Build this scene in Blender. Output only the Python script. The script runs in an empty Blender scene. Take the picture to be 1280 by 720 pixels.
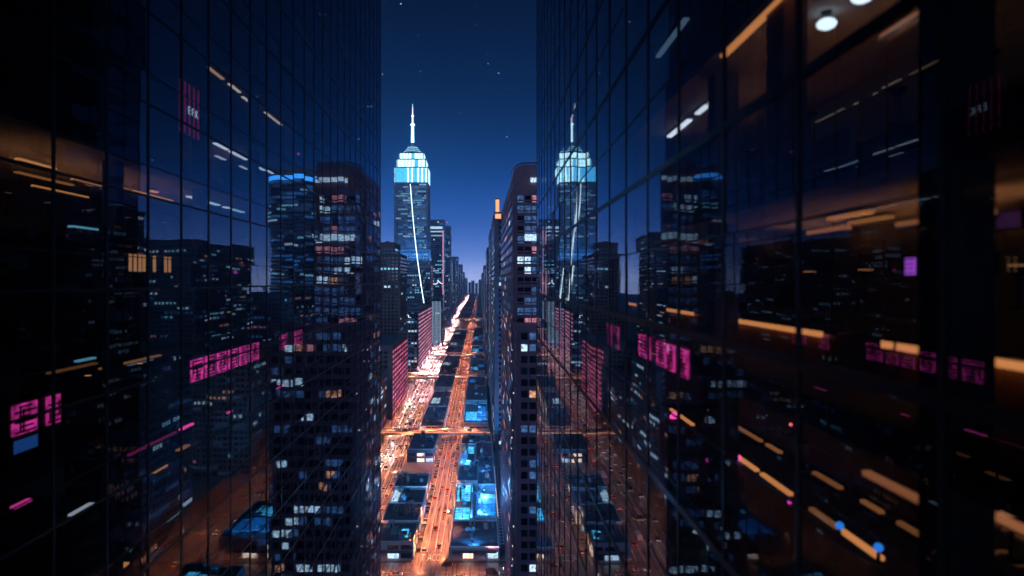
import bpy, bmesh, math, random
from mathutils import Vector, Matrix
random.seed(7)
SC = bpy.context.scene
COL = SC.collection
K = 853.3            # focal length in photo pixels
H = 120.0            # camera height in metres
VX, VY = 600.0, 352.0
R = math.radians

# ------------------------------------------------------------------ helpers
def bearing(px, py, Y):
    return Vector(((px - VX) / K * Y, Y, H - (py - VY) / K * Y))

class MB:
    """collects boxes, quads and tubes into one mesh"""
    def __init__(s):
        s.v, s.f, s.m = [], [], []
    def quad(s, a, b, c, d, m=0):
        n = len(s.v); s.v += [tuple(a), tuple(b), tuple(c), tuple(d)]
        s.f.append((n, n+1, n+2, n+3)); s.m.append(m)
    def box(s, x0, x1, y0, y1, z0, z1, m=0, bottom=True):
        n = len(s.v)
        s.v += [(x0,y0,z0),(x1,y0,z0),(x1,y1,z0),(x0,y1,z0),(x0,y0,z1),(x1,y0,z1),(x1,y1,z1),(x0,y1,z1)]
        fs = [(4,5,6,7),(0,1,5,4),(1,2,6,5),(2,3,7,6),(3,0,4,7)]
        if bottom: fs.append((3,2,1,0))
        for q in fs:
            s.f.append(tuple(n+i for i in q)); s.m.append(m)
    def prism(s, poly, z0, z1, m=0):
        n = len(s.v); k = len(poly)
        s.v += [(x,y,z0) for x,y in poly] + [(x,y,z1) for x,y in poly]
        s.f.append(tuple(n+k+i for i in range(k))); s.m.append(m)
        s.f.append(tuple(n+k-1-i for i in range(k))); s.m.append(m)
        for i in range(k):
            j = (i+1) % k
            s.f.append((n+i, n+j, n+k+j, n+k+i)); s.m.append(m)
    def extrude_y(s, prof, y0, y1, m=0):
        """profile of (x,z) points run along y"""
        n = len(s.v); k = len(prof)
        s.v += [(x,y0,z) for x,z in prof] + [(x,y1,z) for x,z in prof]
        s.f.append(tuple(n+i for i in range(k))); s.m.append(m)
        s.f.append(tuple(n+2*k-1-i for i in range(k))); s.m.append(m)
        for i in range(k):
            j = (i+1) % k
            s.f.append((n+j, n+i, n+k+i, n+k+j)); s.m.append(m)
    def extrude_x(s, prof, x0, x1, m=0, taper=None):
        """profile of (y,z) points run along x"""
        n = len(s.v); k = len(prof)
        s.v += [(x0,y,z) for y,z in prof] + [(x1,y,z) for y,z in prof]
        s.f.append(tuple(n+k-1-i for i in range(k))); s.m.append(m)
        s.f.append(tuple(n+k+i for i in range(k))); s.m.append(m)
        for i in range(k):
            j = (i+1) % k
            s.f.append((n+i, n+j, n+k+j, n+k+i)); s.m.append(m)
    def cone(s, x, y, z0, z1, r0, r1, n=10, m=0):
        b = len(s.v)
        for r, z in ((r0,z0),(r1,z1)):
            s.v += [(x+r*math.cos(2*math.pi*i/n), y+r*math.sin(2*math.pi*i/n), z) for i in range(n)]
        for i in range(n):
            j = (i+1) % n
            s.f.append((b+i, b+j, b+n+j, b+n+i)); s.m.append(m)
        s.f.append(tuple(b+n+i for i in range(n))); s.m.append(m)
        s.f.append(tuple(b+n-1-i for i in range(n))); s.m.append(m)
    def cyl_x(s, x0, x1, y, z, r, n=14, m=0):
        b = len(s.v)
        for x in (x0, x1):
            s.v += [(x, y+r*math.cos(2*math.pi*i/n), z+r*math.sin(2*math.pi*i/n)) for i in range(n)]
        for i in range(n):
            j = (i+1) % n
            s.f.append((b+i, b+j, b+n+j, b+n+i)); s.m.append(m)
        s.f.append(tuple(b+n+i for i in range(n))); s.m.append(m)
        s.f.append(tuple(b+n-1-i for i in range(n))); s.m.append(m)
    def tube(s, pts, r, n=6, m=0):
        b = len(s.v); k = len(pts)
        for i, p in enumerate(pts):
            p = Vector(p)
            t = (Vector(pts[min(i+1,k-1)]) - Vector(pts[max(i-1,0)])).normalized()
            u = t.cross(Vector((0,0,1)) if abs(t.z) < .9 else Vector((0,1,0))).normalized(); w = t.cross(u)
            for j in range(n):
                a = 2*math.pi*j/n
                s.v.append(tuple(p + u*(r*math.cos(a)) + w*(r*math.sin(a))))
        for i in range(k-1):
            for j in range(n):
                l = (j+1) % n
                s.f.append((b+i*n+j, b+i*n+l, b+(i+1)*n+l, b+(i+1)*n+j)); s.m.append(m)
        s.f.append(tuple(b+j for j in range(n))[::-1]); s.m.append(m)
        s.f.append(tuple(b+(k-1)*n+j for j in range(n))); s.m.append(m)
    def mesh(s, name, mats):
        me = bpy.data.meshes.new(name)
        me.from_pydata(s.v, [], s.f)
        if not isinstance(mats, (list, tuple)): mats = [mats]
        for m in mats: me.materials.append(m)
        if len(mats) > 1: me.polygons.foreach_set('material_index', s.m)
        me.update()
        return me
    def build(s, name, mats, parent=None, fix=False):
        me = s.mesh(name, mats)
        if fix:
            bm = bmesh.new(); bm.from_mesh(me); bmesh.ops.recalc_face_normals(bm, faces=bm.faces[:]); bm.to_mesh(me); bm.free()
        return link(name, me, parent)

def link(name, me, parent=None):
    o = bpy.data.objects.new(name, me); COL.objects.link(o)
    if parent is not None: o.parent = parent
    return o
def tag(o, label=None, cat=None, group=None, kind=None):
    if label: o['label'] = label
    if cat: o['category'] = cat
    if group: o['group'] = group
    if kind: o['kind'] = kind
    return o
def thing(name, label, cat, loc=(0,0,0), rz=0.0, group=None):
    o = bpy.data.objects.new(name, None); COL.objects.link(o)
    o.location = loc; o.rotation_euler = (0,0,rz); o.empty_display_size = .5
    return tag(o, label, cat, group)
def dup(root, loc, rz, label, group):
    r = root.copy(); COL.objects.link(r); r.location = loc; r.rotation_euler = (0,0,rz)
    tag(r, label, None, group)
    for ch in list(root.children):
        c = ch.copy(); COL.objects.link(c); c.parent = r
        for g in ch.children:
            d = g.copy(); COL.objects.link(d); d.parent = c
    return r
ORD = ['first','second','third','fourth','fifth','sixth','seventh','eighth','ninth','tenth','eleventh','twelfth','thirteenth','fourteenth',
       'fifteenth','sixteenth','seventeenth','eighteenth','nineteenth','twentieth']
TENS = ['','','twenty','thirty','forty','fifty','sixty','seventy','eighty','ninety']
def nth(i):
    if i < 20: return ORD[i]
    n = i+1; t, u = divmod(n, 10)
    if u == 0: return TENS[t][:-1] + 'ieth'
    return TENS[t] + '-' + ORD[u-1]

# ------------------------------------------------------------------ materials
MATS = {}
def mat(name, col, rough=.6, metal=0.0, var=.25, scale=1.0, spec=.5, bump=0.0):
    if name in MATS: return MATS[name]
    m = bpy.data.materials.new(name); m.use_nodes = True
    nt = m.node_tree; b = nt.nodes['Principled BSDF']
    b.inputs['Roughness'].default_value = rough; b.inputs['Metallic'].default_value = metal
    b.inputs['Specular IOR Level'].default_value = spec
    if var > 0:
        tc = nt.nodes.new('ShaderNodeTexCoord'); n = nt.nodes.new('ShaderNodeTexNoise')
        n.inputs['Scale'].default_value = scale; n.inputs['Detail'].default_value = 5
        r = nt.nodes.new('ShaderNodeValToRGB')
        r.color_ramp.elements[0].position = .3; r.color_ramp.elements[1].position = .7
        r.color_ramp.elements[0].color = (*[c*(1-var) for c in col], 1)
        r.color_ramp.elements[1].color = (*[min(1,c*(1+var)) for c in col], 1)
        nt.links.new(tc.outputs['Object'], n.inputs['Vector']); nt.links.new(n.outputs['Fac'], r.inputs['Fac'])
        nt.links.new(r.outputs['Color'], b.inputs['Base Color'])
        if bump:
            bp = nt.nodes.new('ShaderNodeBump'); bp.inputs['Distance'].default_value = bump
            nt.links.new(n.outputs['Fac'], bp.inputs['Height']); nt.links.new(bp.outputs['Normal'], b.inputs['Normal'])
    else:
        b.inputs['Base Color'].default_value = (*col, 1)
    MATS[name] = m; return m
def glow(name, col, strength, sample=False, var=0.0, scale=(1,1,1)):
    """something that gives off light: lamp, lit window, screen"""
    if name in MATS: return MATS[name]
    m = bpy.data.materials.new(name); m.use_nodes = True
    nt = m.node_tree; b = nt.nodes['Principled BSDF']
    b.inputs['Base Color'].default_value = (.03,.03,.035,1); b.inputs['Roughness'].default_value = .35
    b.inputs['Emission Color'].default_value = (*col,1); b.inputs['Emission Strength'].default_value = strength
    if var > 0:      # uneven light: blinds, furniture and lamps behind the pane
        tc = nt.nodes.new('ShaderNodeTexCoord'); mp = nt.nodes.new('ShaderNodeMapping'); n = nt.nodes.new('ShaderNodeTexNoise')
        oi = nt.nodes.new('ShaderNodeObjectInfo'); ad = nt.nodes.new('ShaderNodeVectorMath'); ad.operation = 'ADD'
        sc_ = nt.nodes.new('ShaderNodeVectorMath'); sc_.operation = 'SCALE'; sc_.inputs['Scale'].default_value = 37.0
        cb = nt.nodes.new('ShaderNodeCombineXYZ')
        for i in range(3): nt.links.new(oi.outputs['Random'], cb.inputs[i])
        nt.links.new(cb.outputs[0], sc_.inputs[0])
        mp.inputs['Scale'].default_value = scale
        nt.links.new(tc.outputs['Object'], mp.inputs['Vector'])
        nt.links.new(mp.outputs[0], ad.inputs[0]); nt.links.new(sc_.outputs[0], ad.inputs[1])
        nt.links.new(ad.outputs[0], n.inputs['Vector']); n.inputs['Scale'].default_value = 1.0; n.inputs['Detail'].default_value = 3
        mr = nt.nodes.new('ShaderNodeMapRange'); mr.inputs['From Min'].default_value = .32; mr.inputs['From Max'].default_value = .68
        mr.inputs['To Min'].default_value = strength*(1-var); mr.inputs['To Max'].default_value = strength*(1+var)
        nt.links.new(n.outputs['Fac'], mr.inputs['Value']); nt.links.new(mr.outputs[0], b.inputs['Emission Strength'])
    if not sample: m.cycles.emission_sampling = 'NONE'
    MATS[name] = m; return m

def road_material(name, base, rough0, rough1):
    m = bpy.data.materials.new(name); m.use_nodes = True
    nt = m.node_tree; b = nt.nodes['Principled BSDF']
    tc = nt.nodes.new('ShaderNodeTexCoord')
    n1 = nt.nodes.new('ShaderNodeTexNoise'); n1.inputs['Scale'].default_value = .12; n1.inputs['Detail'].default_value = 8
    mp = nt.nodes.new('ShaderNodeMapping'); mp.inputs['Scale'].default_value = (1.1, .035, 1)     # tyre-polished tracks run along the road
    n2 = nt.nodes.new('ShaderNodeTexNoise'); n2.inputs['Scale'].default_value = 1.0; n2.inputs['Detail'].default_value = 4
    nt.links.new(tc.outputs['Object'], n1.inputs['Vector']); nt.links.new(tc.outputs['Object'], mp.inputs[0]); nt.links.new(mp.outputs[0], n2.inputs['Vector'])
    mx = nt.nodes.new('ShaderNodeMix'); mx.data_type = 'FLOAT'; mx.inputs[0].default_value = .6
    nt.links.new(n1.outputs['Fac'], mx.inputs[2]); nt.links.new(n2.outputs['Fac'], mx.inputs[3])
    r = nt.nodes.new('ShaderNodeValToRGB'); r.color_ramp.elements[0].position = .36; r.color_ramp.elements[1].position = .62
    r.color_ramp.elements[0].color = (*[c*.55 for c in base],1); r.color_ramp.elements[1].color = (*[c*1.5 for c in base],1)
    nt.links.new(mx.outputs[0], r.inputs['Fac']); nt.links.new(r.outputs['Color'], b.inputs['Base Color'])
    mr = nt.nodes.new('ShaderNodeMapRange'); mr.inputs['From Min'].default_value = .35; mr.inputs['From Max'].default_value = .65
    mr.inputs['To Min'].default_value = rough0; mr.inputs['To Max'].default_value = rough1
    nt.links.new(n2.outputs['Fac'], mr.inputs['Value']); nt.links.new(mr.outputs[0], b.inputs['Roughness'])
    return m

def facade_glass(name, tint, refl, f0, noise):
    """coated curtain-wall glass: part mirror, part window, slightly uneven"""
    m = bpy.data.materials.new(name); m.use_nodes = True
    nt = m.node_tree; nt.nodes.remove(nt.nodes['Principled BSDF']); out = nt.nodes['Material Output']
    lw = nt.nodes.new('ShaderNodeLayerWeight'); lw.inputs['Blend'].default_value = .5
    pw = nt.nodes.new('ShaderNodeMath'); pw.operation = 'POWER'; pw.inputs[1].default_value = 4.3
    ma = nt.nodes.new('ShaderNodeMath'); ma.operation = 'MULTIPLY_ADD'; ma.inputs[1].default_value = 1-f0; ma.inputs[2].default_value = f0
    nt.links.new(lw.outputs['Facing'], pw.inputs[0]); nt.links.new(pw.outputs[0], ma.inputs[0])
    tr = nt.nodes.new('ShaderNodeBsdfTransparent'); tr.inputs[0].default_value = (*tint,1)
    gl = nt.nodes.new('ShaderNodeBsdfGlossy'); gl.inputs['Color'].default_value = (*refl,1); gl.inputs['Roughness'].default_value = .012
    tc = nt.nodes.new('ShaderNodeTexCoord'); n = nt.nodes.new('ShaderNodeTexNoise'); n.inputs['Scale'].default_value = .45; n.inputs['Detail'].default_value = 1.5
    bp = nt.nodes.new('ShaderNodeBump'); bp.inputs['Distance'].default_value = noise; bp.inputs['Strength'].default_value = 1
    nt.links.new(tc.outputs['Object'], n.inputs['Vector']); nt.links.new(n.outputs['Fac'], bp.inputs['Height']); nt.links.new(bp.outputs['Normal'], gl.inputs['Normal'])
    # a thin film of dust scattered over the panes
    d = nt.nodes.new('ShaderNodeTexNoise'); d.inputs['Scale'].default_value = 1.7; d.inputs['Detail'].default_value = 6
    nt.links.new(tc.outputs['Object'], d.inputs['Vector'])
    dr = nt.nodes.new('ShaderNodeMapRange'); dr.inputs['From Min'].default_value = .45; dr.inputs['From Max'].default_value = .75; dr.inputs['To Min'].default_value = .008; dr.inputs['To Max'].default_value = .05
    nt.links.new(d.outputs['Fac'], dr.inputs['Value'])
    rr = nt.nodes.new('ShaderNodeMapRange'); rr.inputs['To Min'].default_value = .006; rr.inputs['To Max'].default_value = .03
    nt.links.new(d.outputs['Fac'], rr.inputs['Value']); nt.links.new(rr.outputs[0], gl.inputs['Roughness'])
    mx = nt.nodes.new('ShaderNodeMixShader'); nt.links.new(ma.outputs[0], mx.inputs[0]); nt.links.new(tr.outputs[0], mx.inputs[1]); nt.links.new(gl.outputs[0], mx.inputs[2])
    df = nt.nodes.new('ShaderNodeBsdfDiffuse'); df.inputs['Color'].default_value = (.25,.25,.27,1)
    m2 = nt.nodes.new('ShaderNodeMixShader'); nt.links.new(dr.outputs[0], m2.inputs[0]); nt.links.new(mx.outputs[0], m2.inputs[1]); nt.links.new(df.outputs[0], m2.inputs[2])
    nt.links.new(m2.outputs[0], out.inputs['Surface'])
    return m

stone   = mat('blue_grey_stone', (.20,.22,.27), .7, var=.3, scale=.08)
stone_d = mat('dark_stone', (.10,.10,.13), .6, var=.3, scale=.08)
brick   = mat('red_brown_brick', (.24,.12,.10), .8, var=.3, scale=.1)
conc    = mat('pale_concrete', (.34,.33,.33), .75, var=.3, scale=.15)
metal_d = mat('dark_metal', (.035,.037,.045), .4, .7, var=.15)
frame_m = mat('anodised_frame', (.022,.023,.028), .38, .6, var=.2, scale=2)
steel   = mat('galvanised_steel', (.35,.36,.38), .45, .8, var=.2, scale=2)
glass_d = mat('dark_window_glass', (.012,.016,.028), .08, var=0, spec=.9)
roof_b  = mat('blue_black_roofing', (.065,.085,.12), .55, var=.4, scale=.25)
roof_g  = mat('grey_roofing', (.13,.14,.17), .7, var=.4, scale=.3)
roof_p  = mat('purple_grey_roofing', (.10,.075,.095), .7, var=.4, scale=.3)
white_p = mat('white_paint', (.72,.72,.72), .55, var=.15, scale=.5)
interior= mat('interior_plaster', (.34,.33,.32), .8, var=.15, scale=.4)
carpet  = mat('office_carpet', (.05,.05,.06), .9, var=.3, scale=1)
slab_m  = mat('slab_concrete', (.16,.16,.17), .8, var=.2, scale=.5)
wood    = mat('brown_veneer', (.26,.13,.06), .45, var=.3, scale=1.2)

W_COOL = glow('lit_window_cool', (.55,.80,1.0), 1.1, var=.75, scale=(2.6,1,2.2))
W_CYAN = glow('lit_window_cyan', (.25,.70,1.0), .9, var=.7, scale=(2.6,1,2.2))
W_BLUE = glow('lit_window_blue', (.07,.34,1.0), .6, var=.6, scale=(2.6,1,2.2))
W_WARM = glow('lit_window_warm', (1.0,.46,.26), .75, var=.9, scale=(2.6,1,2.2))
W_PINK = glow('lit_window_pink', (1.0,.38,.48), .5, var=.6, scale=(2.6,1,2.2))
W_DIM  = glow('lit_window_dim', (.14,.36,.9), .27, var=.7, scale=(2.6,1,2.2))
W_ALL = [W_COOL, W_CYAN, W_BLUE, W_WARM, W_PINK, W_DIM]

# ------------------------------------------------------------------ camera, world
cam_d = bpy.data.cameras.new('camera'); cam = bpy.data.objects.new('camera', cam_d); COL.objects.link(cam)
cam.location = (0,0,H); cam.rotation_euler = (R(90),0,0)
cam_d.sensor_width = 36; cam_d.lens = 36*K/1280
cam_d.shift_x = 40/1280; cam_d.shift_y = -8/1280
cam_d.clip_start = .1; cam_d.clip_end = 40000
cam_d.dof.use_dof = True; cam_d.dof.focus_distance = 420; cam_d.dof.aperture_fstop = .32
SC.camera = cam
SC.view_settings.view_transform = 'Standard'; SC.view_settings.look = 'None'; SC.view_settings.gamma = 1; SC.view_settings.exposure = 0
cy = SC.cycles
cy.max_bounces = 8; cy.diffuse_bounces = 2; cy.glossy_bounces = 4; cy.transparent_max_bounces = 12; cy.volume_bounces = 0; cy.transmission_bounces = 4
cy.caustics_reflective = False; cy.caustics_refractive = False; cy.sample_clamp_indirect = 4.0; cy.sample_clamp_direct = 0
cy.use_denoising = True; cy.use_light_tree = True

w = bpy.data.worlds.new('World'); SC.world = w; w.use_nodes = True
nt = w.node_tree; bg = nt.nodes['Background']; wout = nt.nodes['World Output']
sky = nt.nodes.new('ShaderNodeTexSky'); sky.sky_type = 'NISHITA'; sky.sun_disc = False
sky.sun_elevation = R(-10); sky.sun_rotation = R(300)
nt.links.new(sky.outputs[0], bg.inputs['Color']); bg.inputs['Strength'].default_value = .05
tc = nt.nodes.new('ShaderNodeTexCoord'); sp = nt.nodes.new('ShaderNodeSeparateXYZ')
nt.links.new(tc.outputs['Generated'], sp.inputs[0])
ramp = nt.nodes.new('ShaderNodeValToRGB'); nt.links.new(sp.outputs['Z'], ramp.inputs['Fac'])
cr = ramp.color_ramp; cr.interpolation = 'B_SPLINE'
stops = [(0.0,(2.2,2.6,4.2)),(.035,(.30,.72,2.3)),(.085,(.016,.17,.74)),(.17,(.0008,.045,.19)),(.27,(.0004,.015,.064)),(.42,(.0003,.0030,.016)),(1.0,(.0010,.0035,.018))]
stops = [(p,tuple(v/4.2 for v in c)) for p,c in stops]
cr.elements[0].position = stops[0][0]; cr.elements[0].color = (*stops[0][1],1)
cr.elements[1].position = stops[-1][0]; cr.elements[1].color = (*stops[-1][1],1)
for p, c in stops[1:-1]:
    e = cr.elements.new(p); e.color = (*c,1)
# stars: a few bright cells of a Voronoi pattern over the celestial sphere
vo = nt.nodes.new('ShaderNodeTexVoronoi'); vo.inputs['Scale'].default_value = 75; nt.links.new(tc.outputs['Generated'], vo.inputs['Vector'])
lt = nt.nodes.new('ShaderNodeMapRange'); lt.inputs['From Min'].default_value = .03; lt.inputs['From Max'].default_value = .08; lt.inputs['To Min'].default_value = 1; lt.inputs['To Max'].default_value = 0
nt.links.new(vo.outputs['Distance'], lt.inputs['Value'])
sc3 = nt.nodes.new('ShaderNodeSeparateColor'); nt.links.new(vo.outputs['Color'], sc3.inputs[0])
gt = nt.nodes.new('ShaderNodeMapRange'); gt.inputs['From Min'].default_value = .5; gt.inputs['From Max'].default_value = 1.0; gt.inputs['To Max'].default_value = 1.4
nt.links.new(sc3.outputs[0], gt.inputs['Value'])
st = nt.nodes.new('ShaderNodeMath'); st.operation = 'MULTIPLY'; nt.links.new(lt.outputs[0], st.inputs[0]); nt.links.new(gt.outputs[0], st.inputs[1])
star = nt.nodes.new('ShaderNodeBackground'); star.inputs['Color'].default_value = (.6,.8,1,1); nt.links.new(st.outputs[0], star.inputs['Strength'])
grad = nt.nodes.new('ShaderNodeBackground'); nt.links.new(ramp.outputs[0], grad.inputs['Color']); grad.inputs['Strength'].default_value = 3.8
a1 = nt.nodes.new('ShaderNodeAddShader'); a2 = nt.nodes.new('ShaderNodeAddShader')
nt.links.new(bg.outputs[0], a1.inputs[0]); nt.links.new(grad.outputs[0], a1.inputs[1])
nt.links.new(a1.outputs[0], a2.inputs[0]); nt.links.new(star.outputs[0], a2.inputs[1]); nt.links.new(a2.outputs[0], wout.inputs['Surface'])

# moonlight: the one sun lamp, dimmed to night
sl = bpy.data.lights.new('moonlight','SUN'); so = bpy.data.objects.new('moonlight', sl); COL.objects.link(so)
sl.energy = .8; sl.angle = R(.5); sl.color = (.22,.50,1.0); so.rotation_euler = (R(48),0,R(-25)); so.location = (0,0,900)

# ------------------------------------------------------------------ ground, roads
def axl(Y):      # centre line of the wide bright avenue
    P = [(0,-56),(250,-58),(692,-63.5),(1163,-70),(2100,-86),(6000,-96)]
    for (a,xa),(b,xb) in zip(P,P[1:]):
        if Y <= b: return xa + (xb-xa)*(Y-a)/(b-a)
    return P[-1][1]
AXO = -21.7      # orange avenue
AXR = 98.0       # avenue seen in the mirror of the glass
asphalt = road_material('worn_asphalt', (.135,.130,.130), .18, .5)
asph2 = road_material('city_ground', (.045,.045,.05), .5, .8)
pave_m = mat('pavement_slabs', (.20,.195,.19), .8, var=.25, scale=.6)
def struct(o): o['kind'] = 'structure'; return o
g = MB(); g.quad((-2600,-1200,0),(2600,-1200,0),(2600,6600,0),(-2600,6600,0)); struct(g.build('ground', asph2))
YS = [150,250,400,550,692,850,1000,1163,1400,1700,2100,2600,3200,4000,5000,6000]
def strip(mb, fx, hw0, hw1, z, ys):
    for a,b in zip(ys,ys[1:]):
        mb.quad((fx(a)+hw0,a,z),(fx(a)+hw1,a,z),(fx(b)+hw1,b,z),(fx(b)+hw0,b,z))
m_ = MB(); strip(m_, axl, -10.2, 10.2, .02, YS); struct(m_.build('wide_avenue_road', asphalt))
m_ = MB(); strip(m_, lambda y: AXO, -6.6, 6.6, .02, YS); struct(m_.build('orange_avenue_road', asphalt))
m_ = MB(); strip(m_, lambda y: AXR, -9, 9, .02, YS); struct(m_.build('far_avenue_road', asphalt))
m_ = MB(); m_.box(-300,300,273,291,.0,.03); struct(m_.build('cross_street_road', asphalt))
XST = [515, 810, 1050, 1300, 1620, 2080]     # overpasses
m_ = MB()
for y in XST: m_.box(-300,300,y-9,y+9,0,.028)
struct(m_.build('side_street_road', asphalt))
# pavements: kerbed blocks between the roads
blocks_y = [(293,503)] + [(a+11,b-11) for a,b in zip(XST,XST[1:])] + [(2095,5900)]
pv = MB()
for a,b in blocks_y:
    n = max(1,int((b-a)/150))
    for i in range(n):
        ya, yb = a+(b-a)*i/n, a+(b-a)*(i+1)/n
        xa = axl((ya+yb)/2)
        pv.prism([(axl(ya)+10.4,ya),(AXO-6.8,ya),(AXO-6.8,yb),(axl(yb)+10.4,yb)], 0, .15)
        pv.prism([(axl(ya)-70,ya),(axl(ya)-10.4,ya),(axl(yb)-10.4,yb),(axl(yb)-70,yb)], 0, .15)
        pv.box(AXO+6.8, AXR-9.2, ya, yb, 0, .15)
        pv.box(AXR+9.2, AXR+200, ya, yb, 0, .15)
pv.box(-70,-14.05,60,271,0,.15); pv.box(6.5,88,75,271,0,.15)
struct(pv.build('pavement', pave_m))
# road markings; avenue lines drawn near solid to imitate traffic light streaks
mk = MB(); zm = .036
def dash(fx, off, y0, y1, ln, gap, wd=.16):
    y = y0
    while y < y1:
        mk.box(fx(y)+off-wd, fx(y)+off+wd, y, min(y+ln,y1), zm-.005, zm)
        y += ln+gap
for off in (-6.1,-2.3,6.1): dash(axl, off, 294, 1700, 42, 1.2, .17)
for off in (1.9,2.5): dash(axl, off, 294, 1900, 60, .3, .14)
for off in (-9.8,9.8): dash(axl, off, 294, 2000, 40, .3, .15)
for off in (-1.7,1.7): dash(lambda y: AXO, off, 303, 1500, 34, 1.5, .16)
for off in (-4.6,4.5): dash(lambda y: AXO, off, 303, 1500, 30, .4, .13)
for off in (-3,3): dash(lambda y: AXR, off, 200, 1000, 4, 6)
for yy in (277.5,281.7,286): 
    x = -120
    while x < 100: mk.box(x, x+3, yy-.1, yy+.1, zm-.005, zm); x += 8
for yc in [y-12.5 for y in XST]+[y+10.5 for y in XST]:      # zebra crossings
    for fx,hw in ((axl,9.5),(lambda y: AXO,6.0)):
        x = -hw
        while x < hw: mk.box(fx(yc)+x, fx(yc)+x+.5, yc, yc+2.4, zm-.005, zm); x += 1.5
struct(mk.build('road_markings', white_p))
def text_mesh(txt, size, depth, mname, mats, sx=1.0, sy=1.0):
    cu = bpy.data.curves.new(mname,'FONT'); cu.body = txt; cu.size = size; cu.extrude = depth; cu.align_x = 'CENTER'; cu.align_y = 'CENTER'
    ob = bpy.data.objects.new(mname, cu); COL.objects.link(ob)
    dg = bpy.context.evaluated_depsgraph_get(); dg.update()
    me = bpy.data.meshes.new_from_object(ob.evaluated_get(dg)); me.name = mname
    bpy.data.objects.remove(ob)
    me.materials.clear(); me.materials.append(mats)
    for v in me.vertices: v.co.x *= sx; v.co.y *= sy
    return me
lt_o = link('painted_lettering', text_mesh('T  ACC', 3.6, .004, 'painted_lettering', white_p, .72, 3.0)); lt_o.location = (AXO+.2,296.5,.045); struct(lt_o)
# ------------------------------------------------------------------ buildings
UNIT = {}
def unit_win(m):
    if m.name not in UNIT:
        b = MB(); b.box(-.5,.5,-.06,.06,0,1); UNIT[m.name] = b.mesh('window_'+m.name, m)
    return UNIT[m.name]
FACE = {'S':(0,-1),'N':(0,1),'E':(1,0),'W':(-1,0)}
def pick(pal, rnd):
    t = rnd.random()*sum(p[1] for p in pal)
    for m, w_ in pal:
        t -= w_
        if t <= 0: return m
    return pal[-1][0]
PAL_BLUE = [(W_COOL,3),(W_CYAN,3),(W_BLUE,3),(W_DIM,5),(W_WARM,.6)]
PAL_MIX  = [(W_COOL,3),(W_CYAN,1),(W_DIM,5),(W_WARM,1.1),(W_PINK,1)]
PAL_WARM = [(W_WARM,1),(W_PINK,2),(W_COOL,2),(W_DIM,5)]
def windows(root, x0,x1,y0,y1,z0,z1, faces, bay, flr, ww, wh, lit, pal, cap, rnd, margin=1.0, runs=(1,7)):
    """window grid on the given faces; at most cap lit ones as parts of their own, the rest one part"""
    rest = MB(); mats = [glass_d]+W_ALL; singles = []
    nf = max(1,int((z1-z0-1.5)/flr))
    for fc in faces:
        L = (x1-x0) if fc in 'SN' else (y1-y0)
        nb = max(1,int((L-2*margin)/bay)); st = (L-nb*bay)/2+bay/2
        on = {}
        want = int(nb*nf*lit)
        guard = 0
        while len(on) < want and guard < 4000:
            guard += 1
            f = rnd.randrange(nf); s = rnd.randrange(nb); n = rnd.randint(*runs); m = pick(pal,rnd)
            for k in range(s,min(nb,s+n)):
                if rnd.random() < .85: on[(k,f)] = m
        for k in range(nb):
            for f in range(nf):
                u = st+k*bay; z = z0+1.2+f*flr
                if fc=='S': c=(x0+u,y0-.07); r=0
                elif fc=='N': c=(x0+u,y1+.07); r=math.pi
                elif fc=='E': c=(x1+.07,y0+u); r=math.pi/2
                else: c=(x0-.07,y0+u); r=-math.pi/2
                if (k,f) in on: singles.append((c,r,z,on[(k,f)]))
                else: singles.append((c,r,z,None))
    litw = [s for s in singles if s[3] is not None]
    rnd.shuffle(litw)
    for c,r,z,m in litw[:cap]:
        o = link('window', unit_win(m), root); o.location=(c[0],c[1],z); o.rotation_euler=(0,0,r); o.scale=(ww,1,wh)
    for c,r,z,m in litw[cap:]+[s for s in singles if s[3] is None]:
        dx,dy = math.cos(r)*ww/2, math.sin(r)*ww/2
        rest.quad((c[0]-dx,c[1]-dy,z),(c[0]+dx,c[1]+dy,z),(c[0]+dx,c[1]+dy,z+wh),(c[0]-dx,c[1]-dy,z+wh), 0 if m is None else mats.index(m))
    if rest.v:
        o = rest.build('glazing', mats, root); o['kind'] = 'stuff'
def relief(mb, x0,x1,y0,y1,z0,z1, faces, bay, flr, d=.35, pil=.5, ledge=.5, margin=1.0, every=1, grazing=False):
    nf = max(1,int((z1-z0-1.5)/flr))
    for fc in faces:
        L = (x1-x0) if fc in 'SN' else (y1-y0)
        nb = max(1,int((L-2*margin)/bay)); st = (L-nb*bay)/2
        if pil and (fc in 'SN' or grazing):
            for k in range(0,nb+1,every):
                u = st+k*bay
                if fc=='S': mb.box(x0+u-pil/2,x0+u+pil/2,y0-d,y0,z0,z1)
                elif fc=='N': mb.box(x0+u-pil/2,x0+u+pil/2,y1,y1+d,z0,z1)
                elif fc=='E': mb.box(x1,x1+d,y0+u-pil/2,y0+u+pil/2,z0,z1)
                else: mb.box(x0-d,x0,y0+u-pil/2,y0+u+pil/2,z0,z1)
        if ledge:
            e = d*.7
            for f in range(nf+1):
                z = z0+.55+f*flr
                if z+ledge > z1: continue
                if fc=='S': mb.box(x0,x1,y0-e,y0,z,z+ledge)
                elif fc=='N': mb.box(x0,x1,y1,y1+e,z,z+ledge)
                elif fc=='E': mb.box(x1,x1+e,y0,y1,z,z+ledge)
                else: mb.box(x0-e,x0,y0,y1,z,z+ledge)
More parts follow.
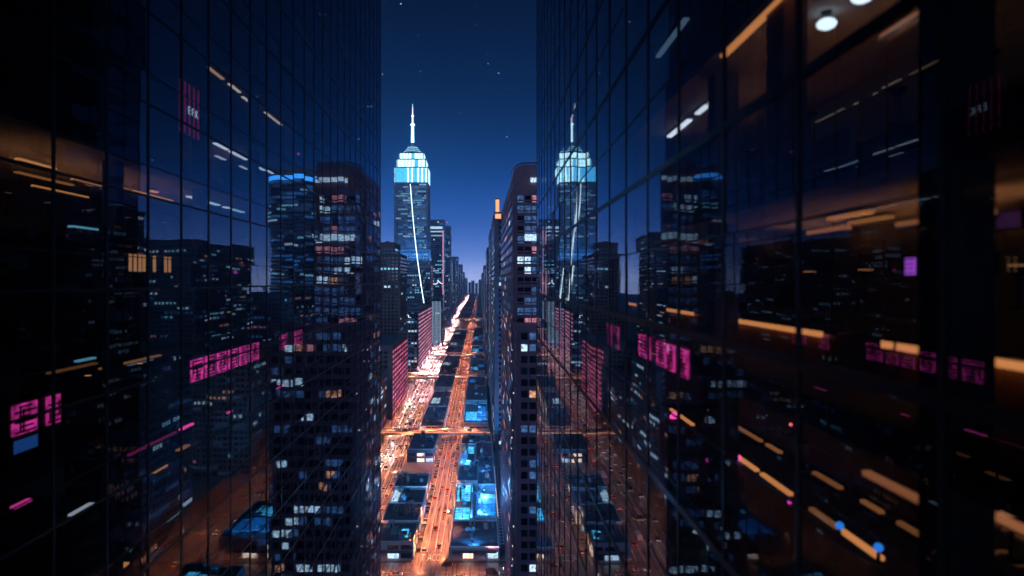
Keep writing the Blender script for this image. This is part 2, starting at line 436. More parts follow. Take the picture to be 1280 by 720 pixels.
def roof_part(root, x0,x1,y0,y1,z, m, rnd, units=3, par=1.2):
    b = MB(); t=.5
    b.box(x0-.3,x1+.3,y0-.3,y1+.3,z,z+.3)
    b.box(x0-.3,x1+.3,y0-.3,y0+t,z+.3,z+par); b.box(x0-.3,x1+.3,y1-t,y1+.3,z+.3,z+par)
    b.box(x0-.3,x0+t,y0+t,y1-t,z+.3,z+par); b.box(x1-t,x1+.3,y0+t,y1-t,z+.3,z+par)
    ro = b.build('roof', m, root)
    for i in range(units):
        wx, wy, hh = rnd.uniform(.08,.28)*(x1-x0), rnd.uniform(.08,.25)*(y1-y0), rnd.uniform(1.4,4.0)
        cx, cy_ = rnd.uniform(x0+wx/2+1,x1-wx/2-1), rnd.uniform(y0+wy/2+1,y1-wy/2-1)
        u = MB(); u.box(cx-wx/2,cx+wx/2,cy_-wy/2,cy_+wy/2,z+.3,z+.3+hh); u.box(cx-wx/2-.2,cx+wx/2+.2,cy_-wy/2-.2,cy_+wy/2+.2,z+.3+hh,z+.55+hh)
        u.cone(cx-wx*.2,cy_,z+.55+hh,z+1.1+hh,wx*.15,wx*.15,10); u.cone(cx+wx*.2,cy_,z+.55+hh,z+1.1+hh,wx*.15,wx*.15,10)
        u.build('roof_unit', steel if rnd.random()<.5 else roof_g, ro)
    return ro
def tower(name, label, x0,x1,y0,y1,h, seed, faces='SE', bay=4.2, flr=4.0, ww=2.6, wh=2.2, lit=.12, pal=PAL_BLUE, cap=70, wall=None, roof=None,
          cat='building', group=None, units=2, pil=.5, ledge=.45, setback=None, beacon=False, runs=(1,7), crown=None):
    rnd = random.Random(seed); wall = wall or stone_d; roof = roof or roof_b
    cx, cy_ = (x0+x1)/2,(y0+y1)/2
    t = thing(name,label,cat,(cx,cy_,0),0,group)
    a0,a1,b0,b1 = x0-cx,x1-cx,y0-cy_,y1-cy_
    tiers = [(a0,a1,b0,b1,0,h)]
    if setback:
        zs, inset = setback
        tiers = [(a0,a1,b0,b1,0,zs),(a0+inset,a1-inset,b0+inset,b1-inset,zs,h)]
    for i,(p,q,r_,s_,z0,z1) in enumerate(tiers):
        b = MB(); b.box(p,q,r_,s_,z0,z1); relief(b,p,q,r_,s_,z0,z1,faces,bay,flr,pil=pil,ledge=ledge)
        b.build('wall', wall, t)
        windows(t,p,q,r_,s_,z0,z1,faces,bay,flr,ww,wh,lit,pal,cap if len(tiers)==1 else cap//2,rnd,runs=runs)
        ro = roof_part(t,p,q,r_,s_,z1,roof,rnd,units if i==len(tiers)-1 else 0)
    if beacon:
        mb_ = MB(); mb_.cone(0,0,h+.3,h+12,.35,.12,6); mb_.cone(0,0,h+12,h+13.2,.6,.6,8,1); mb_.build('antenna',[metal_d,RED],ro)
    return t
RED = glow('red_beacon',(1,.05,.06),6)
PINKLED = glow('pink_led',(1.0,.17,.36),.62, var=.75, scale=(.0,.035,.0))
PINKLED2 = glow('rose_led',(1.0,.38,.60),.75, var=.7, scale=(.0,.03,.0))
WHITELED= glow('white_led',(.75,.88,1.0),2.2)
CYANLED = glow('cyan_led',(.18,.62,1.0),3.2)
ORLED   = glow('orange_led',(1.0,.42,.13),2.2)

# --- the floodlit art-deco skyscraper -------------------------------------------------
def skyscraper():
    x0,x1,y0,y1 = -152,-93,1214,1268
    cx,cy_ = (x0+x1)/2,(y0+y1)/2; rnd = random.Random(3)
    t = thing('art_deco_skyscraper','tall blue skyscraper with glowing white and cyan stepped crown and lit spire','skyscraper',(cx,cy_,0))
    def tier(hw,hd,z0,z1,name='wall',m=stone,fins=0,cham=0):
        b = MB()
        if cham: b.prism([(-hw+cham,-hd),(hw-cham,-hd),(hw,-hd+cham),(hw,hd-cham),(hw-cham,hd),(-hw+cham,hd),(-hw,hd-cham),(-hw,-hd+cham)],z0,z1)
        else: b.box(-hw,hw,-hd,hd,z0,z1)
        if fins:
            n = fins
            for i in range(n+1):
                u = -hw+.7+(2*hw-1.4)*i/n; b.box(u-.55,u+.55,-hd-.9,-hd,z0,z1)
                v = -hd+.7+(2*hd-1.4)*i/n; b.box(hw,hw+.9,v-.55,v+.55,z0,z1); b.box(-hw-.9,-hw,v-.55,v+.55,z0,z1)
        return b.build(name,m,t)
    hw,hd = 29.5,27
    tier(hw+6,hd+4,0,150); tier(hw+2.5,hd+2,150,178); tier(hw,hd,178,296,fins=14)
    windows(t,-hw-6,hw+6,-hd-4,hd+4,60,150,'SE',4.0,4.0,2.2,2.3,.30,PAL_BLUE,40,rnd)
    windows(t,-hw-2.5,hw+2.5,-hd-2,hd+2,150,178,'SE',4.0,4.0,2.2,2.3,.25,PAL_BLUE,10,rnd)
    windows(t,-hw,hw,-hd,hd,178,296,'SEW',4.15,4.0,2.9,2.6,.62,[(W_COOL,2),(W_CYAN,4),(W_BLUE,4),(W_DIM,4)],50,rnd,runs=(2,9))  # share of lit blue windows raised to stand in for blue facade light
    # lit crown: panels between dark piers, glowing themselves in place of floodlit stone
    cA = glow('crown_flood_glow_strong',(.52,.93,1.0),2.7,var=.5,scale=(3,3,.12)); cB = glow('crown_flood_glow_soft',(.08,.55,1.0),1.6,var=.6,scale=(3,3,.12))
    pa = {}
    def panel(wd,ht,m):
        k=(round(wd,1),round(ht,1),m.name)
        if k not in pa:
            b=MB(); b.box(-wd/2,wd/2,-.3,.3,0,ht); pa[k]=b.mesh('crown_glow_panel',m)
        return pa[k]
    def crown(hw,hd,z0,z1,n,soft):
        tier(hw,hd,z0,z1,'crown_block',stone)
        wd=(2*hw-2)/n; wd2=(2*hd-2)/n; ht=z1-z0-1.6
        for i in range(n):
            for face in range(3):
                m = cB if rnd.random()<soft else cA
                o = link('crown_glow_panel',panel((wd if face==0 else wd2)-(.5 if wd<4.2 else .9),ht,m),t)
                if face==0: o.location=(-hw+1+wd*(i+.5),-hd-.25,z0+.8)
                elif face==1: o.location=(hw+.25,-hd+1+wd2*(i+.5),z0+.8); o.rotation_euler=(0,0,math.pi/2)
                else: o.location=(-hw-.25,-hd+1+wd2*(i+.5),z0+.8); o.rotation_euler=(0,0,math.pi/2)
        b=MB(); b.box(-hw-.8,hw+.8,-hd-.8,hd+.8,z1,z1+1.1); b.build('cornice',stone,t)
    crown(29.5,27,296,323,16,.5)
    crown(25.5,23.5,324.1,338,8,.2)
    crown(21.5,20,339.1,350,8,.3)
    b=MB(); b.cone(0,0,351.1,355,17,15.5,20); b.cone(0,0,355,358.5,13,12,20); b.build('drum',stone,t)
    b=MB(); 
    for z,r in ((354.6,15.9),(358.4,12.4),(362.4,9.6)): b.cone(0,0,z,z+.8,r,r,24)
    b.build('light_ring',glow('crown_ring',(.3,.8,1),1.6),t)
    b=MB(); b.cone(0,0,358.5,362.4,10,8.5,20); b.cone(0,0,363.2,372,5,3.4,16); b.build('mast_base',stone,t)
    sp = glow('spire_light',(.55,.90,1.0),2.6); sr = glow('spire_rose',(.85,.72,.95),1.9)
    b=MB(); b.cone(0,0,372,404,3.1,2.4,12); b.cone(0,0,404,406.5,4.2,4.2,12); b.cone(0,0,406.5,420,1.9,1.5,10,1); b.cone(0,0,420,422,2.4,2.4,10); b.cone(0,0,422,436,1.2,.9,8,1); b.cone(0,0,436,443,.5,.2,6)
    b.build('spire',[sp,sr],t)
    for s in range(8):
        a=s*math.pi/4; b=MB(); b.cone(9*math.cos(a),9*math.sin(a),362,369,.35,.2,6); b.build('finial',steel,t)
skyscraper()
def blue_floods():
    t=[o for o in COL.objects if o.name=='art_deco_skyscraper'][0]
    L=bpy.data.lights.new('facade_flood','SPOT'); L.energy=42000; L.color=(.06,.36,1.0); L.spot_size=R(110); L.spot_blend=.8; L.shadow_soft_size=.4
    for i,(x,y,rz) in enumerate([(-24+12*k,-32.5,0) for k in range(5)]+[(35,-20+14*k,math.pi/2) for k in range(4)]):
        z=150.0
        b=MB(); b.box(-.8,.8,-.5,.5,0,.9); o=b.build('facade_floodlight',metal_d,t); o.location=(x,y,z); o.rotation_euler=(0,0,rz)
        l=bpy.data.objects.new('facade_flood',L); COL.objects.link(l); l.parent=t; l.location=(x,y-8.0,z+1.2) if rz==0 else (x+8.0,y,z+1.2)
        l.rotation_euler=(R(180-14),0,0) if rz==0 else (R(180-14),0,math.pi/2)
blue_floods()

# lit cable hung from the crown
b = MB(); A = Vector((-123,1205,292)); B_ = Vector((-83,1010,88.5)); pts=[]
for i in range(19):
    f=i/18; p=A.lerp(B_,f); p.z -= 9*math.sin(math.pi*f); p.x -= 1.5*math.sin(math.pi*f); pts.append(p)
b.tube(pts,.62,6); tag(b.build('light_cable', glow('cable_light',(.75,.95,1.0),3.0)),'long glowing white cable slanting down from the skyscraper crown to the pink striped roof','light cable')

# --- left row -------------------------------------------------------------------------
tower('brownstone_tower','dark brown office tower with few white windows just before the skyscraper with the glowing crown',-126,-89,760,830,163,11,faces='SE',lit=.05,pal=PAL_MIX,wall=brick,setback=(150,7))
def pink_block(label, x0,x1,y0,y1,h, led, n, front_lit, seed, wall=brick):
    rnd=random.Random(seed); cx,cy_=(x0+x1)/2,(y0+y1)/2
    t=thing('striped_building',label,'building',(cx,cy_,0),0,'pink striped buildings along the wide avenue')
    a0,a1,b0,b1=x0-cx,x1-cx,y0-cy_,y1-cy_
    b=MB(); b.box(a0,a1,b0,b1,0,h); relief(b,a0,a1,b0,b1,0,h,'S',4.2,4,pil=.6,ledge=.4)
    for i in range(0,int((b1-b0)/14)+1): b.box(a1,a1+.7,b0+i*14-.4 if i else b0,b0+i*14+.4,0,h)
    b.build('wall',wall,t)
    windows(t,a0,a1,b0,b1,0,h,'S',4.2,4,2.6,2.2,front_lit,PAL_MIX,30,rnd)
    st=(h-6)/n
    for i in range(n):
        bb=MB(); bb.box(a1+.02,a1+.5,b0+.3,b1-.3,0,st*.40); o=bb.build('light_band',led,t); o.location=(0,0,4+i*st)
    roof_part(t,a0,a1,b0,b1,h,roof_b,rnd,3)
    return t
pink_block('dark brick building beside the wide avenue, its side striped with pink light bands',-112,-76.5,592,716,64,PINKLED,13,.05,21)
t2=pink_block('blue fronted building with rose light bands where the glowing cable ends',-118,-82,905,1160,82,PINKLED2,14,.35,22,wall=stone)
sg = MB(); sg.box(-16,14,-.35,.35,-3,3); so_=sg.build('sign_board',metal_d,t2); so_.location=(0,-127.9-.6,74)
lo=link('lettering',text_mesh('BRTL',5.2,.15,'sign_lettering',WHITELED,1.6,1),so_); lo.rotation_euler=(R(90),0,0); lo.location=(-1,-.5,0)
tower('office_block','low wide blue office block with scattered lights at the foot of the floodlit skyscraper',-137,-94,1120,1190,136,31,faces='SE',lit=.32,cap=90,wall=stone,bay=4,flr=4,ww=2.2,wh=2)
t=tower('finned_building','pale blue low building with upright light strips beside the rose striped building',-88,-71+0,1245,1330,93,32,faces='SE',lit=.1,cap=20,wall=stone)
for i in range(7):
    bb=MB(); bb.box(-7.4+i*2.4,-6.6+i*2.4,-.9,-.4,8,84); o=bb.build('light_strip',glow('pale_blue_strip',(.5,.72,1),.75),t); o.location=(0,-42.5,0)
t=tower('blue_tower','tall blue tower with white sign strip under its roof, right beside the floodlit skyscraper',-106,-74,1400,1450,246,33,faces='SE',lit=.16,cap=80,wall=stone,pal=PAL_BLUE)
bb=MB(); bb.box(-14,13,-.5,.5,0,5); bb.box(-14,13,-.5,.5,-6.5,-4.5); o=bb.build('light_band',W_COOL,t); o.location=(0,-26,228)
bb=MB(); bb.box(13.2,15.6,-.9,-.3,60,225); o=bb.build('pink_strip',glow('soft_pink_strip',(1,.45,.65),.8),t); o.location=(0,-25,0)
# curly neon mark on the lower front of the blue tower
bb=MB(); pts=[]
for i in range(40):
    f=i/39; pts.append((-11+22*f+2.2*math.sin(f*14), -26.2, 118+4*math.sin(f*11)+1.5*f))
bb.tube(pts,.7,5); bb.build('neon_scrawl',WHITELED,t)
tower('slim_tower','slimmer dark blue tower standing behind the blue tower with the white sign strip',-94,-73,1700,1745,257,34,faces='SE',lit=.15,cap=60,wall=stone,beacon=True)
rn=random.Random(5); y=1500
hz=[(-112,-92,1900,170),(-118,-94,2150,195),(-122,-95,2500,205),(-124,-98,2900,225),(-130,-101,3300,190),(-132,-103,3800,215),(-132,-104,4400,180)]
for i,(xa,xb,yy,hh) in enumerate(hz):
    tower('distant_tower',f'hazy distant blue tower, {nth(i)} of the row behind the slim dark blue tower',xa-10,xb+5,yy,yy+90,hh,40+i,faces='SE',lit=.16,cap=24,wall=stone,bay=6,flr=6,ww=3.6,wh=3,group='hazy towers along the west of the avenue',pil=0,ledge=0,units=1)
# left row nearer than the striped building: seen only in the glass opposite
nl=[(-120,-78,296,370,52,'brick'),(-118,-78,382,460,70,'stone'),(-122,-79,470,582,44,'brick'),(-190,-135,330,420,120,'stone'),(-200,-140,470,560,150,'dark'),(-205,-150,620,720,110,'stone'),(-220,-165,800,900,175,'dark'),(-300,-230,560,680,190,'stone'),(-330,-250,860,980,210,'dark')]
for i,(xa,xb,ya,yb,hh,mm) in enumerate(nl):
    tower('avenue_block',f'{ {"brick":"brick","stone":"blue grey stone","dark":"near black"}[mm]} block across the wide avenue, {nth(i)} going away, mirrored in the glass',
          xa,xb,ya,yb,hh,60+i,faces='SE',lit=.2,bay=3,flr=3.6,ww=1.5,wh=1.8,cap=80,wall={'brick':brick,'stone':stone,'dark':stone_d}[mm],pal=PAL_MIX,group='blocks west of the wide avenue')

# --- right row ------------------------------------------------------------------------
def rounded_tower():
    x0,x1,y0,y1,h = 11.3,29,234,368,160
    cx,cy_=(x0+x1)/2,(y0+y1)/2; rnd=random.Random(8)
    t=thing('rounded_tower','dark tower with rounded roof corner, white lit rows and purple side wall','building',(cx,cy_,0))
    a0,a1,b0,b1=x0-cx,x1-cx,y0-cy_,y1-cy_
    rr=4
    prof=[(a0,0),(a1,0),(a1,h)]+[(a0+rr-rr*math.sin(k*math.pi/16),h-rr+rr*math.cos(k*math.pi/16)) for k in range(9)]
    pu=mat('purple_side_stone',(.30,.17,.20),.6,var=.25,scale=.15)
    b=MB(); b.extrude_y(prof[::1],b0,b1)
    relief(b,a0,a1,b0,b1,0,h-8,'SW',2.5,3.5,d=.4,pil=.3,ledge=.5)
    b.build('wall',pu,t,fix=True)
    b=MB()      # roof rim follows the rounded corner
    rim=[(a0-.4,h-rr-1)]+[(a0+rr-(rr+.5)*math.cos(k*math.pi/16),h-rr+(rr+.5)*math.sin(k*math.pi/16)) for k in range(9)]+[(a1,h+.5)]
    for k in range(len(rim)-1):
        (xa,za),(xb,zb)=rim[k],rim[k+1]
        b.tube([(xa,b0-.5,za),(xb,b0-.5,zb)],.32,5)
    b.build('roof_rim',steel,t)
    windows(t,a0,a1,b0,b1,104,h-9,'S',2.5,3.5,2.1,2.3,.72,[(W_COOL,4),(W_WARM,1),(W_PINK,.5),(W_DIM,12)],60,rnd,runs=(1,4))
    windows(t,a0,a1,b0,b1,0,h-9,'W',2.5,3.5,1.6,1.9,.16,PAL_WARM,90,rnd,runs=(1,3))
    # glass top storey and lit plant rows
    bb=MB(); bb.box(a0+6,a1-1,-.4,.1,0,1.5); o=bb.build('light_band',W_COOL,t); o.location=(0,b0-.5,h-6)
    bb=MB(); bb.box(a0+4,a1-1,-.3,.1,0,2.2); o=bb.build('light_band',W_COOL,t); o.location=(0,b0-.5,h-26)
    # podium in front of the tower
    pz=106; b=MB(); b.box(a0,a1+8,b0-22,b0-.6,0,pz); relief(b,a0,a1+8,b0-22,b0-.6,0,pz,'SW',2.6,3.6,d=.4,pil=.35,ledge=.55)
    po=b.build('podium',pu,t)
    windows(t,a0,a1+8,b0-22,b0-.6,0,pz,'S',2.6,3.6,1.9,2.1,.30,[(W_WARM,1),(W_COOL,2),(W_PINK,1),(W_DIM,8)],70,rnd,runs=(1,3))
    bb=MB(); bb.box(a0-.6,a1+8,b0-22.6,b0-22,pz,pz+1.3); bb.box(a0-.6,a0,b0-22,b0,pz,pz+1.3); bb.build('parapet',pu,po)
    bb=MB()
    for i in range(22):       # slanted braces with lamps down the podium's side
        z=4+i*4.6; bb.tube([(a0-.75,b0-21,z),(a0-.75,b0-2,z+5.5)],.22,5)
    bb.build('brace',steel,po)
    bb=MB()
    for i in range(24):
        if rnd.random()<.6: u=rnd.uniform(2,20); bb.box(a0-.9,a0-.6,b0-u,b0-u+.5,5+i*4.2,5.4+i*4.2)
    bb.build('wall_lamp_strip',glow('white_wall_lamp',(1,.75,.75),1.2),po)
rounded_tower()
t=tower('crowned_tower','slim tower with orange glowing notched crown behind the rounded tower',10.2,36,482,600,168,71,faces='SW',lit=.22,pal=PAL_MIX,cap=90,wall=stone_d,runs=(1,3))
ocr=glow('orange_crown',(1.0,.45,.20),1.3)
for xx in (-12.4,-3.5,6):
    bb=MB(); bb.box(xx,xx+3.2,-58.5,-55,168.3,179); o=bb.build('crown_post',brick,t)
    b2=MB(); b2.box(xx+.3,xx+2.9,-58.75,-58.5,168.8,178); b2.build('crown_light',ocr,o)
bb=MB(); bb.box(-12.4,12.4,-59.4,-59,164.5,167.8); bb.build('crown_band',ocr,t)
rr_=[(9.8,40,640,780,168,'steel blue'),(8.6,40,820,1000,160,'plain dark'),(7.6,44,1062,1240,142,'domed'),(7,44,1312,1560,150,'purple grey'),(6.8,44,1632,2050,139,'pale edged'),(6.5,46,2100,2600,146,'low'),(6,50,2700,3600,150,'last hazy')]
for i,(xa,xb,ya,yb,hh,nm) in enumerate(rr_):
    t=tower('avenue_tower',f'{nm} tower beside the orange avenue, {nth(i)} behind the orange crowned tower',xa,xb,ya,yb,hh,80+i,faces='SW',lit=.2,cap=60 if i<4 else 25,wall=[stone,stone_d,stone,brick,stone,stone_d,stone][i],pal=PAL_MIX if i<4 else PAL_BLUE,
            bay=4.2 if i<3 else 6,flr=4 if i<3 else 6,ww=2.6 if i<3 else 3.6,group='towers along the orange avenue',pil=.5 if i<3 else 0,ledge=.4 if i<3 else 0)
    if nm=='domed':
        b=MB()
        for k in range(8):
            a,c=k*math.pi/16,(k+1)*math.pi/16; b.cone(-(xb-xa)/2+9,-80,hh+.3+9*math.sin(a),hh+.3+9*math.sin(c),9*math.cos(a),max(.05,9*math.cos(c)),18)
        b.build('dome',stone,t)

# --- low buildings between the avenues ------------------------------------------------
BLUESKY = glow('blue_skylight',(.012,.26,1.0),.8,sample=True,var=.55,scale=(.35,.35,.35))
CYANSKY = glow('cyan_skylight',(.07,.56,1.0),1.35,sample=True,var=.8,scale=(.4,.4,.4))
SHOPW  = glow('shop_window',(1.0,.70,.52),1.6,sample=True,var=.6,scale=(.5,.5,.5))
COLDW  = glow('cold_shop_window',(.55,.8,1.0),1.1,sample=True,var=.6,scale=(.5,.5,.5))
unitq={}
def lowrise(label, x0,x1,y0,y1,h, seed, roof=None, wall=None, sky=None, shop='S', par=.7, units=4, group='low roofs between the avenues', skew=0):
    rnd=random.Random(seed); cx,cy_=(x0+x1)/2,(y0+y1)/2
    t=thing('low_building',label,'building',(cx,cy_,.15),0,group)
    a0,a1,b0,b1=x0-cx,x1-cx,y0-cy_,y1-cy_
    wall=wall or conc; roof=roof or roof_b
    b=MB(); b.box(a0,a1,b0,b1,0,h)
    for fc in 'SEW':
        L=(a1-a0) if fc=='S' else (b1-b0); n=max(2,int(L/4.5))
        for i in range(n+1):
            u=L*i/n
            if fc=='S': b.box(max(a0,a0+u-.25),min(a1,a0+u+.25),b0-.25,b0,0,h-.3)
            elif fc=='E': b.box(a1,a1+.25,max(b0,b0+u-.25),min(b1,b0+u+.25),0,h-.3)
            else: b.box(a0-.25,a0,max(b0,b0+u-.25),min(b1,b0+u+.25),0,h-.3)
    b.build('wall',wall,t)
    # parapet with pale coping
    r=MB(); r.box(a0+.35,a1-.35,b0+.35,b1-.35,h,h+.12); ro=r.build('roof',roof,t)
    p=MB(); tt=.35
    p.box(a0-.12,a1+.12,b0-.12,b0+tt,h,h+par); p.box(a0-.12,a1+.12,b1-tt,b1+.12,h,h+par); p.box(a0-.12,a0+tt,b0+tt,b1-tt,h,h+par); p.box(a1-tt,a1+.12,b0+tt,b1-tt,h,h+par)
    p.build('parapet',white_p if rnd.random()<.6 else conc,ro)
    # seams of the roofing and a few clutter pieces
    s=MB(); n=int((b1-b0)/3)
    for i in range(1,n): s.box(a0+.5,a1-.5,b0+i*(b1-b0)/n-.05,b0+i*(b1-b0)/n+.05,h+.12,h+.19)
    s.build('roof_seams',roof_g,ro)
    for i in range(units):
        wx,wy,hh=rnd.uniform(1.2,3.2),rnd.uniform(1.2,3.6),rnd.uniform(.8,2.0)
        ux,uy=rnd.uniform(a0+2.4,a1-2.4),rnd.uniform(b0+2.6,b1-2.6)
        u=MB(); u.box(ux-wx/2,ux+wx/2,uy-wy/2,uy+wy/2,h+.2,h+.2+hh); u.box(ux-wx/2-.1,ux+wx/2+.1,uy-wy/2-.1,uy+wy/2+.1,h+.2+hh,h+.3+hh)
        u.cone(ux,uy,h+.3+hh,h+.55+hh,min(wx,wy)*.35,min(wx,wy)*.35,12)
        u.build('roof_unit',steel if rnd.random()<.6 else metal_d,ro)
        if rnd.random()<.5:
            d=MB(); d.tube([(ux+wx/2,uy,h+.5),(ux+wx/2+1.5,uy,h+.5),(ux+wx/2+1.5,uy+2,h+.5)],.22,6); d.build('duct',steel,ro)
    # stair hut, water tank, vents
    sx_,sy_=rnd.uniform(a0+3,a1-3),rnd.uniform(b1-5,b1-3.2)
    u=MB(); u.extrude_x([(sy_-1.6,h+.12),(sy_+1.6,h+.12),(sy_+1.6,h+2.9),(sy_-1.6,h+2.3)],sx_-1.3,sx_+1.3); hu=u.build('stair_hut',wall,ro,fix=True)
    u=MB(); u.box(sx_-.45,sx_+.45,sy_-1.68,sy_-1.61,h+.2,h+2.1); u.build('door',metal_d,hu)
    if rnd.random()<.45:
        tx_,ty_=rnd.uniform(a0+2.5,a1-2.5),rnd.uniform(b0+4,b1-7)
        u=MB(); u.cone(tx_,ty_,h+1.6,h+4.4,1.25,1.15,14); u.cone(tx_,ty_,h+4.4,h+5.3,1.35,.08,14)
        for q in range(4): u.box(tx_-.9+(q%2)*1.7,tx_-.76+(q%2)*1.7,ty_-.9+(q//2)*1.7,ty_-.76+(q//2)*1.7,h+.12,h+1.6)
        u.build('water_tank',brick,ro)
    for q in range(rnd.randint(3,7)):
        vx_,vy_=rnd.uniform(a0+1,a1-1),rnd.uniform(b0+1,b1-1)
        u=MB(); u.cone(vx_,vy_,h+.12,h+.8,.14,.14,8); u.cone(vx_,vy_,h+.8,h+1.05,.3,.24,8); u.build('roof_vent',steel,ro)
    for q in range(rnd.randint(1,3)):
        vx_=rnd.uniform(a0+2,a1-2); ya_=rnd.uniform(b0+2,b1-5)
        u=MB(); u.box(vx_-.35,vx_+.35,ya_,ya_+rnd.uniform(2,(b1-ya_)*.8),h+.35,h+.85)
        for g_ in range(4): u.box(vx_-.3,vx_+.3,ya_+.3+g_*.45,ya_+.4+g_*.45,h+.12,h+.35)
        u.build('duct',steel if rnd.random()<.6 else roof_g,ro)
    for (sx0,sx1,sy0,sy1,mm) in (sky or []):
        xa,xb,ya,yb=a0+sx0*(a1-a0),a0+sx1*(a1-a0),b0+sy0*(b1-b0),b0+sy1*(b1-b0)
        k=MB(); k.box(xa,xb,ya,yb,h+.12,h+.75); sk=k.build('skylight',mm,ro)
        f=MB(); fr=.14; n1=max(2,int((xb-xa)/1.6)); n2=max(2,int((yb-ya)/2.4))
        for i in range(n1+1): f.box(xa+(xb-xa)*i/n1-fr/2,xa+(xb-xa)*i/n1+fr/2,ya-.1,yb+.1,h+.70,h+.86)
        for i in range(n2+1): f.box(xa-.1,xb+.1,ya+(yb-ya)*i/n2-fr/2,ya+(yb-ya)*i/n2+fr/2,h+.71,h+.88)
        f.build('skylight_frame',frame_m,sk)
    for fc in shop:
        L=(a1-a0) if fc=='S' else (b1-b0); n=max(2,int(L/4.5))
        for i in range(n):
            if rnd.random()<.25: continue
            wd=L/n-1.0; m=SHOPW if rnd.random()<.55 else COLDW
            if rnd.random()<.35: m=glass_d
            for z0,z1 in (((.5,min(3.1,h-1.0)),) if h<6 else ((.5,3.1),(4.3,6.2))):
                k=MB(); k.box(-wd/2,wd/2,-.08,.08,z0,z1); wn=k.build('shop_window' if z0<1 else 'window',m if z0<1 or rnd.random()<.4 else glass_d,t)
                u=L*(i+.5)/n
                if fc=='S': wn.location=(a0+u,b0-.06,0)
                elif fc=='E': wn.location=(a1+.06,b0+u,0); wn.rotation_euler=(0,0,math.pi/2)
                else: wn.location=(a0-.06,b0+u,0); wn.rotation_euler=(0,0,math.pi/2)
        if fc=='S':
            aw=MB(); aw.extrude_x([(b0-1.6,3.2),(b0-1.6,3.4),(b0-.1,4.0),(b0-.1,3.75)],a0+1,a1-1) if h>4.2 else aw.box(a0+1,a1-1,b0-1.2,b0-.26,3.2,3.4)
            aw.build('awning',roof_p,t,fix=True)
    return t
RX0,RX1=-13.2,8.2
lowrise('long dark blue seamed roof fronting the cross street, beside the orange avenue',RX0,RX1,294.5,327,5,101,roof=roof_b,units=3,shop='SW')
lowrise('bright cyan courtyard roof with big lit skylights behind the long dark blue roof',RX0,-4.2,328,389,4.4,102,roof=roof_g,sky=[(.1,.9,.02,.30,CYANSKY),(.1,.9,.50,.92,CYANSKY)],shop='W',units=2)
lowrise('blue lit roof with low skylights beside the cyan courtyard roof and the alley',-3.6,RX1,328,366,6.2,103,roof=roof_g,sky=[(.12,.25,.05,.98,BLUESKY),(.3,.95,.05,.5,BLUESKY)],shop='',units=2)
lowrise('square dark block raised above the cyan courtyard roof by the alley',-1,RX1,367,424,10.5,104,roof=roof_b,shop='',wall=stone_d,units=3)
lowrise('plain dark blue roof between two cyan lit roofs',RX0,-1.6,390,424,5.6,105,roof=roof_b,shop='W',units=3)
lowrise('cyan lit glass roof next to the purple roof before the nearest overpass',RX0,-3.5,425.5,474,5.0,106,roof=roof_g,sky=[(.06,.55,.05,.6,BLUESKY),(.5,.96,.62,.95,CYANSKY)],shop='W',units=2)
lowrise('tall narrow dark roof by the alley before the nearest overpass',-2.8,RX1,425.5,474,8.0,107,roof=roof_p,shop='',wall=stone_d,units=4)
lowrise('wide purple grey roof right in front of the nearest overpass',RX0,RX1,475,503,6.5,108,roof=roof_p,shop='W',units=5)
# island between the avenues
IX0,IX1=-46,-28.9
lowrise('corner building with pale edge and dark roof facing the cross street, on the island',IX0,IX1,294.5,318,7.2,111,roof=roof_b,shop='SE',units=4,sky=[(.62,.82,.25,.62,CYANSKY)])
lowrise('dark roof second from the cross street on the island between the avenues',IX0,IX1,319,345,7.6,112,roof=roof_b,shop='E',units=4)
lowrise('dark roof with a white lit skylight strip in the middle of the island',IX0,IX1,346,370,7.0,113,roof=roof_b,shop='E',units=4,sky=[(.02,.22,.1,.9,COLDW)])
lowrise('dark roof crowded with plant at the far end of the nearest island row',IX0-1,IX1,371,397,8.0,114,roof=roof_b,shop='E',units=6)
lowrise('lone purple grey gabled hall in front of the nearest overpass on the island',-48,-30.5,452,499,8.5,115,roof=roof_p,shop='SE',units=7,wall=stone_d)
si=120
for bi,(ya,yb) in enumerate(blocks_y[1:5]):
    n=3 if bi<2 else 2
    for j in range(n):
        a=ya+8+(yb-ya-14)*j/n; b_=ya+8+(yb-ya-14)*(j+1)/n-2
        xl=axl(ya)+14
        si+=1
        lowrise(f'dark blue roof between both avenues, {nth(j)} beyond the {nth(bi)} overpass',xl,IX1,a,b_,7+random.Random(si).uniform(-1,4),si,roof=[roof_b,roof_g,roof_b][j],shop='SE' if bi<2 else 'S',units=4,sky=[(.1,.5,.2,.5,COLDW)] if j==1 else None)
        si+=1
        lowrise(f'low building with blue roof by the towers, {nth(j)} beyond the {nth(bi)} overpass',RX0,RX1-2,a,b_,7+random.Random(si).uniform(-1,5),si,roof=roof_b,shop='SW' if bi<2 else 'S',units=4,
                sky=[(.08,.55,.15,.5,CYANSKY),(.6,.92,.55,.8,BLUESKY)] if j==0 else ([(.1,.4,.5,.7,BLUESKY)] if si%3==0 else None))
for i,(ya,yb) in enumerate(((2110,2400),(2430,2750),(2790,3200),(3250,3800),(3860,4600),(4700,5800))):
    lowrise(f'far low block between both avenues, {nth(i)} beyond the last overpass',axl(ya)+16,IX1,ya,yb,9+i%3*3,160+i,roof=roof_g,shop='S',units=6)
    lowrise(f'far low block by the hazy towers, {nth(i)} beyond the last overpass',RX0,RX1-4,ya,yb,8+i%2*5,170+i,roof=roof_g,shop='S',units=6,sky=[(.1,.6,.1,.25,CYANSKY)])
